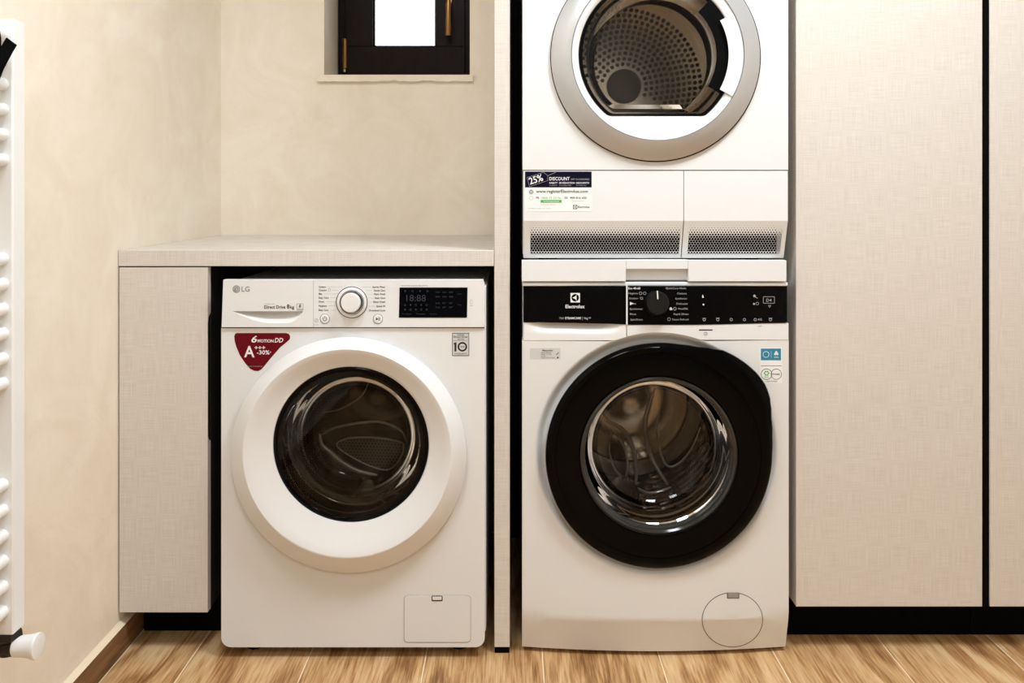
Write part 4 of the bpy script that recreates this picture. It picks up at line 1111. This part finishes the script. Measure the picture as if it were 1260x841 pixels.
# white bezel inside the ring, D-shaped glass opening (flat foot, grip on the right)
BC = (807.6, 68.0)
def dshape(r, flat_y, cx=BC[0], cy=BC[1]):
    out = []
    for k_ in range(128):
        t = 2 * PI * k_ / 128
        s_ = -math.sin(t)                              # downwards positive
        rr_ = r
        if s_ > 0 and s_ * r > flat_y - cy: rr_ = (flat_y - cy) / s_
        out.append((cx + rr_ * math.cos(t), cy + rr_ * s_))
    return out
def dl_(r, fy_, y): return [W(a, b, y) for a, b in dshape(r, fy_)]
bz = Geo().loft([ring(809.5, 66.6, 106.3, -0.047, 128), ring(809.4, 66.7, 105.4, -0.0495, 128), ring(809, 67, 101.5, -0.0485, 128), dl_(97.5, 146, -0.044), dl_(96.0, 143.6, -0.041), dl_(95.4, 143, -0.025)])
bz.make('inner_bezel', 'whitegloss', ddoor, 30)
bw = Geo().loft([dl_(95.2, 142.6, -0.036), dl_(94.6, 142.0, -0.039), dl_(91, 140, -0.0385)])
bw.make('door_seal', 'blackp', ddoor, 40)
Geo().loft([dl_(94.6, 142.0, -0.0375), dl_(50, 120, -0.0380), dl_(5, 75, -0.0380)], cap1=True).make('outer_glass', 'glassclear', ddoor, 60)
bowl = []
for r_, fy_, y_ in ((86, 137.5, -0.030), (85, 136.5, 0.0), (82, 134, 0.04), (76, 128, 0.07), (70, 122, 0.08)):
    d_ = [Vector(v) for v in [(W(a, b, -0.04).x, y_, W(a, b, -0.04).z) for a, b in dshape(r_, fy_)]]
    bowl.append(d_)
Geo().loft(bowl, cap1=True).make('glass_bowl', 'glassclear', ddoor, 25)
# grip: black pocket and white flap over the right of the ring
def sector(cx, cy, r0, r1, a0, a1, n_=24):
    return circ(cx, cy, r1, n_, a0, a1) + list(reversed(circ(cx, cy, r0, n_, a0, a1)))
def sec_solid(name, mat, cx, cy, r0, r1, a0, a1, y0, y1, parent, bev=0.0008, yin=None):
    g = Geo(); n_ = 24
    L = []
    for k_ in range(n_ + 1):
        a = math.radians(a0 + (a1 - a0) * k_ / n_)
        p = lambda r, y: W(cx + r * math.cos(a), cy - r * math.sin(a), y)
        L.append([p(r0, yin if yin is not None else y0), p(r1, y0), p(r1, y1), p(r0, y1)])
    return g.loft(L, True, True).make(name, mat, parent, 30, bev, 2)
sec_solid('grip_pocket', 'blackm', 807.6, 68, 74, 95, -31, 46, -0.042, -0.038, ddoor)
tag(sec_solid('grip_flap', 'whitegloss', 808.4, 67.4, 88.2, 106.2, -29, 28.5, -0.0535, -0.047, ddoor, 0.001, -0.0515), 'white curved grip flap')
# interior: gasket, drum, punched back plate with hub
def dryer_inside():
    cx, cz = dc.x, dc.z
    Geo().loft([wring(cx, cz, 0.185, DY + 0.014), wring(cx, cz, 0.182, 0.02), wring(cx, cz, 0.192, 0.05), wring(cx, cz, 0.21, 0.075)]).make('door_gasket', 'rubber', td, 50)
    d = Geo().loft([wring(cx, cz, 0.21, 0.076, 72), wring(cx, cz, 0.262, 0.085, 72), wring(cx, cz, 0.265, 0.52, 72)]).make('drum', 'steeldry', td, 50)
    YBK = 0.515
    Geo().loft([wring(cx, cz, 0.266, YBK, 72), wring(cx, cz, 0.06, YBK - 0.004, 72), wring(cx, cz, 0.052, YBK - 0.004, 72)], cap1=True).make('drum_back', 'steeldry', d, 50)
    Geo().loft([wring(cx, cz, 0.050, YBK - 0.0045, 48), wring(cx, cz, 0.048, YBK - 0.016, 48), wring(cx, cz, 0.040, YBK - 0.019, 48), wring(cx, cz, 0.008, YBK - 0.021, 48)], cap1=True).make('hub', 'hub', d, 40)
    q = Geo()
    pitch = 0.0165
    for base, span in ((75, 194),):
        for ri in range(11):
            r = 0.064 + ri * pitch * 0.95
            if r > 0.245: break
            na = max(1, int(r * math.radians(span) / pitch))
            for k_ in range(na + 1):
                a = math.radians(base - span / 2 + span * (k_ + (0.5 if ri % 2 else 0)) / (na + 0.5))
                x, z = cx + r * math.cos(a), cz + r * math.sin(a)
                y = YBK - 0.0046
                ring_ = [Vector((x + 0.0055 * math.cos(2 * PI * j / 10), y, z + 0.0055 * math.sin(2 * PI * j / 10))) for j in range(10)]
                q.add(ring_, [tuple(range(10))])
    h_ = q.make('punched_holes', 'hole', d, 0); h_['kind'] = 'stuff'
dryer_inside()

# ------------------------------------------------------------------ towel radiator on the left wall
ra = thing('towel_radiator', (-0.825, -0.78, Z(774, -0.53)), 'white towel radiator with round bars on the left wall', 'radiator')
ry1 = -0.505; ry0 = -0.540                            # far upright, its two faces
rz0_, rz1_ = Z(774, -0.52), Z(26, -0.52)
for y0 in (ry0, -1.040):
    g = Geo(); prof = []
    xo, xi = -0.8095, -0.842
    pts = [(xi, y0), (xo - 0.002, y0), (xo, y0 + 0.002), (xo, y0 + 0.033), (xo - 0.002, y0 + 0.035), (xi, y0 + 0.035)]
    g.loft([[Vector((a, b, z)) for a, b in pts] for z in (rz0_, rz1_)], True, True)
    g.make('upright', 'radiator', ra, 30, 0.0008, 2)
for py in (43, 74, 104, 135, 166, 197, 319, 350, 380.5, 411, 441.5, 472, 597, 628, 659.5, 690.5, 722, 753):
    z = Z(py, ry0)
    Geo().tube((-0.8265, -1.005, z), (-0.8265, ry0, z), 0.0108, n=20, caps=False).make('bar', 'radiator', ra)
for z in (rz0_ + 0.18, rz1_ - 0.24):
    for y0 in (-0.522, -1.022):
        Geo().tube((XL + 0.0004, y0, z), (-0.842, y0, z), 0.012).make('wall_bracket', 'radiator', ra)
# valve: bronze body under the upright, white flared thermostat head pointing into the room
vz = Z(797.5, -0.53)
vy = -0.525
vl = Geo()
vl.loft([[Vector((-0.826 + r * math.cos(t), vy + r * math.sin(t), z)) for t in [2 * PI * i / 6 + 0.2 for i in range(6)]] for r, z in ((0.021, rz0_ - 0.0005), (0.022, rz0_ - 0.010), (0.017, rz0_ - 0.016), (0.013, rz0_ - 0.020))], True, True)
vl.tube((-0.826, vy, rz0_ - 0.018), (-0.826, vy, vz - 0.012), 0.0155, 0.014)
vl.tube((-0.842, vy, vz - 0.0), (-0.815, vy, vz), 0.016)
vl.tube((XL + 0.0004, vy, vz), (-0.84, vy, vz), 0.010)
vl.tube((XL + 0.0004, vy, vz), (XL + 0.006, vy, vz), 0.024)
valve = vl.make('valve', 'bronze', ra, 40); valve['label'] = 'dark bronze radiator valve'
th_ = Geo()
def xring(x, r, n_=32): return [Vector((x, vy + r * math.cos(2 * PI * i / n_), vz + r * math.sin(2 * PI * i / n_))) for i in range(n_)]
th_.loft([xring(-0.8155, 0.014), xring(-0.813, 0.0165), xring(-0.802, 0.0165), xring(-0.790, 0.0178), xring(-0.781, 0.0200), xring(-0.7775, 0.0207), xring(-0.7757, 0.0202), xring(-0.7752, 0.018), xring(-0.7752, 0.006)], True, True)
th_.make('thermostat_head', 'radiator', valve, 35)

# black strap hung on the radiator bars
def strap(name, pts, width, thick, label):
    """Flat webbing through pixel points (with depth), width across the view."""
    P = [W(a, b, y) for a, b, y in pts]
    L = []
    for i, p in enumerate(P):
        d = (P[min(i + 1, len(P) - 1)] - P[max(i - 1, 0)]).normalized()
        side = d.cross(Vector((0.8, -0.6, 0)).normalized()).normalized()
        nn = side.cross(d).normalized()
        L.append([p + side * width / 2 + nn * thick / 2, p - side * width / 2 + nn * thick / 2, p - side * width / 2 - nn * thick / 2, p + side * width / 2 - nn * thick / 2])
    return Geo().loft(L, True, True)
def sp(px, py, x):
    return (px, py, -x * F / (CX - px) - D)
g = strap('', [sp(14.3, 51.0, -0.799), sp(8, 61.5, -0.800), sp(2.6, 71.5, -0.801), sp(-3, 82, -0.802), sp(-8, 95, -0.803), sp(-10.5, 112, -0.804), sp(-11, 135, -0.804), sp(-11, 150, -0.804)], 0.0185, 0.0025, '')
g2 = strap('', [sp(-9.5, 92, -0.806), sp(-7, 76, -0.8065), sp(-6.0, 60, -0.807), sp(-6.2, 46, -0.8075), sp(-8.5, 33, -0.8085), sp(-10, 20, -0.809), sp(-12, 10, -0.812), sp(-18, 7, -0.822), sp(-30, 9, -0.836)], 0.0175, 0.0025, '')
g.add(g2.v, g2.f)
# knot where the two ends cross
k_ = W(*sp(-8.0, 92, -0.8035))
g.loft([[k_ + Vector((yo, r * math.cos(t), r * 0.8 * math.sin(t))) for t in [2 * PI * i / 14 for i in range(14)]] for r, yo in ((0.003, -0.006), (0.009, -0.004), (0.0115, 0.0), (0.009, 0.005), (0.003, 0.007))], True, True)
tag(g.make('strap', 'cloth', None, 40, 0.0005, 1), 'black fabric strap tied on the upper bars of the white radiator', 'strap')
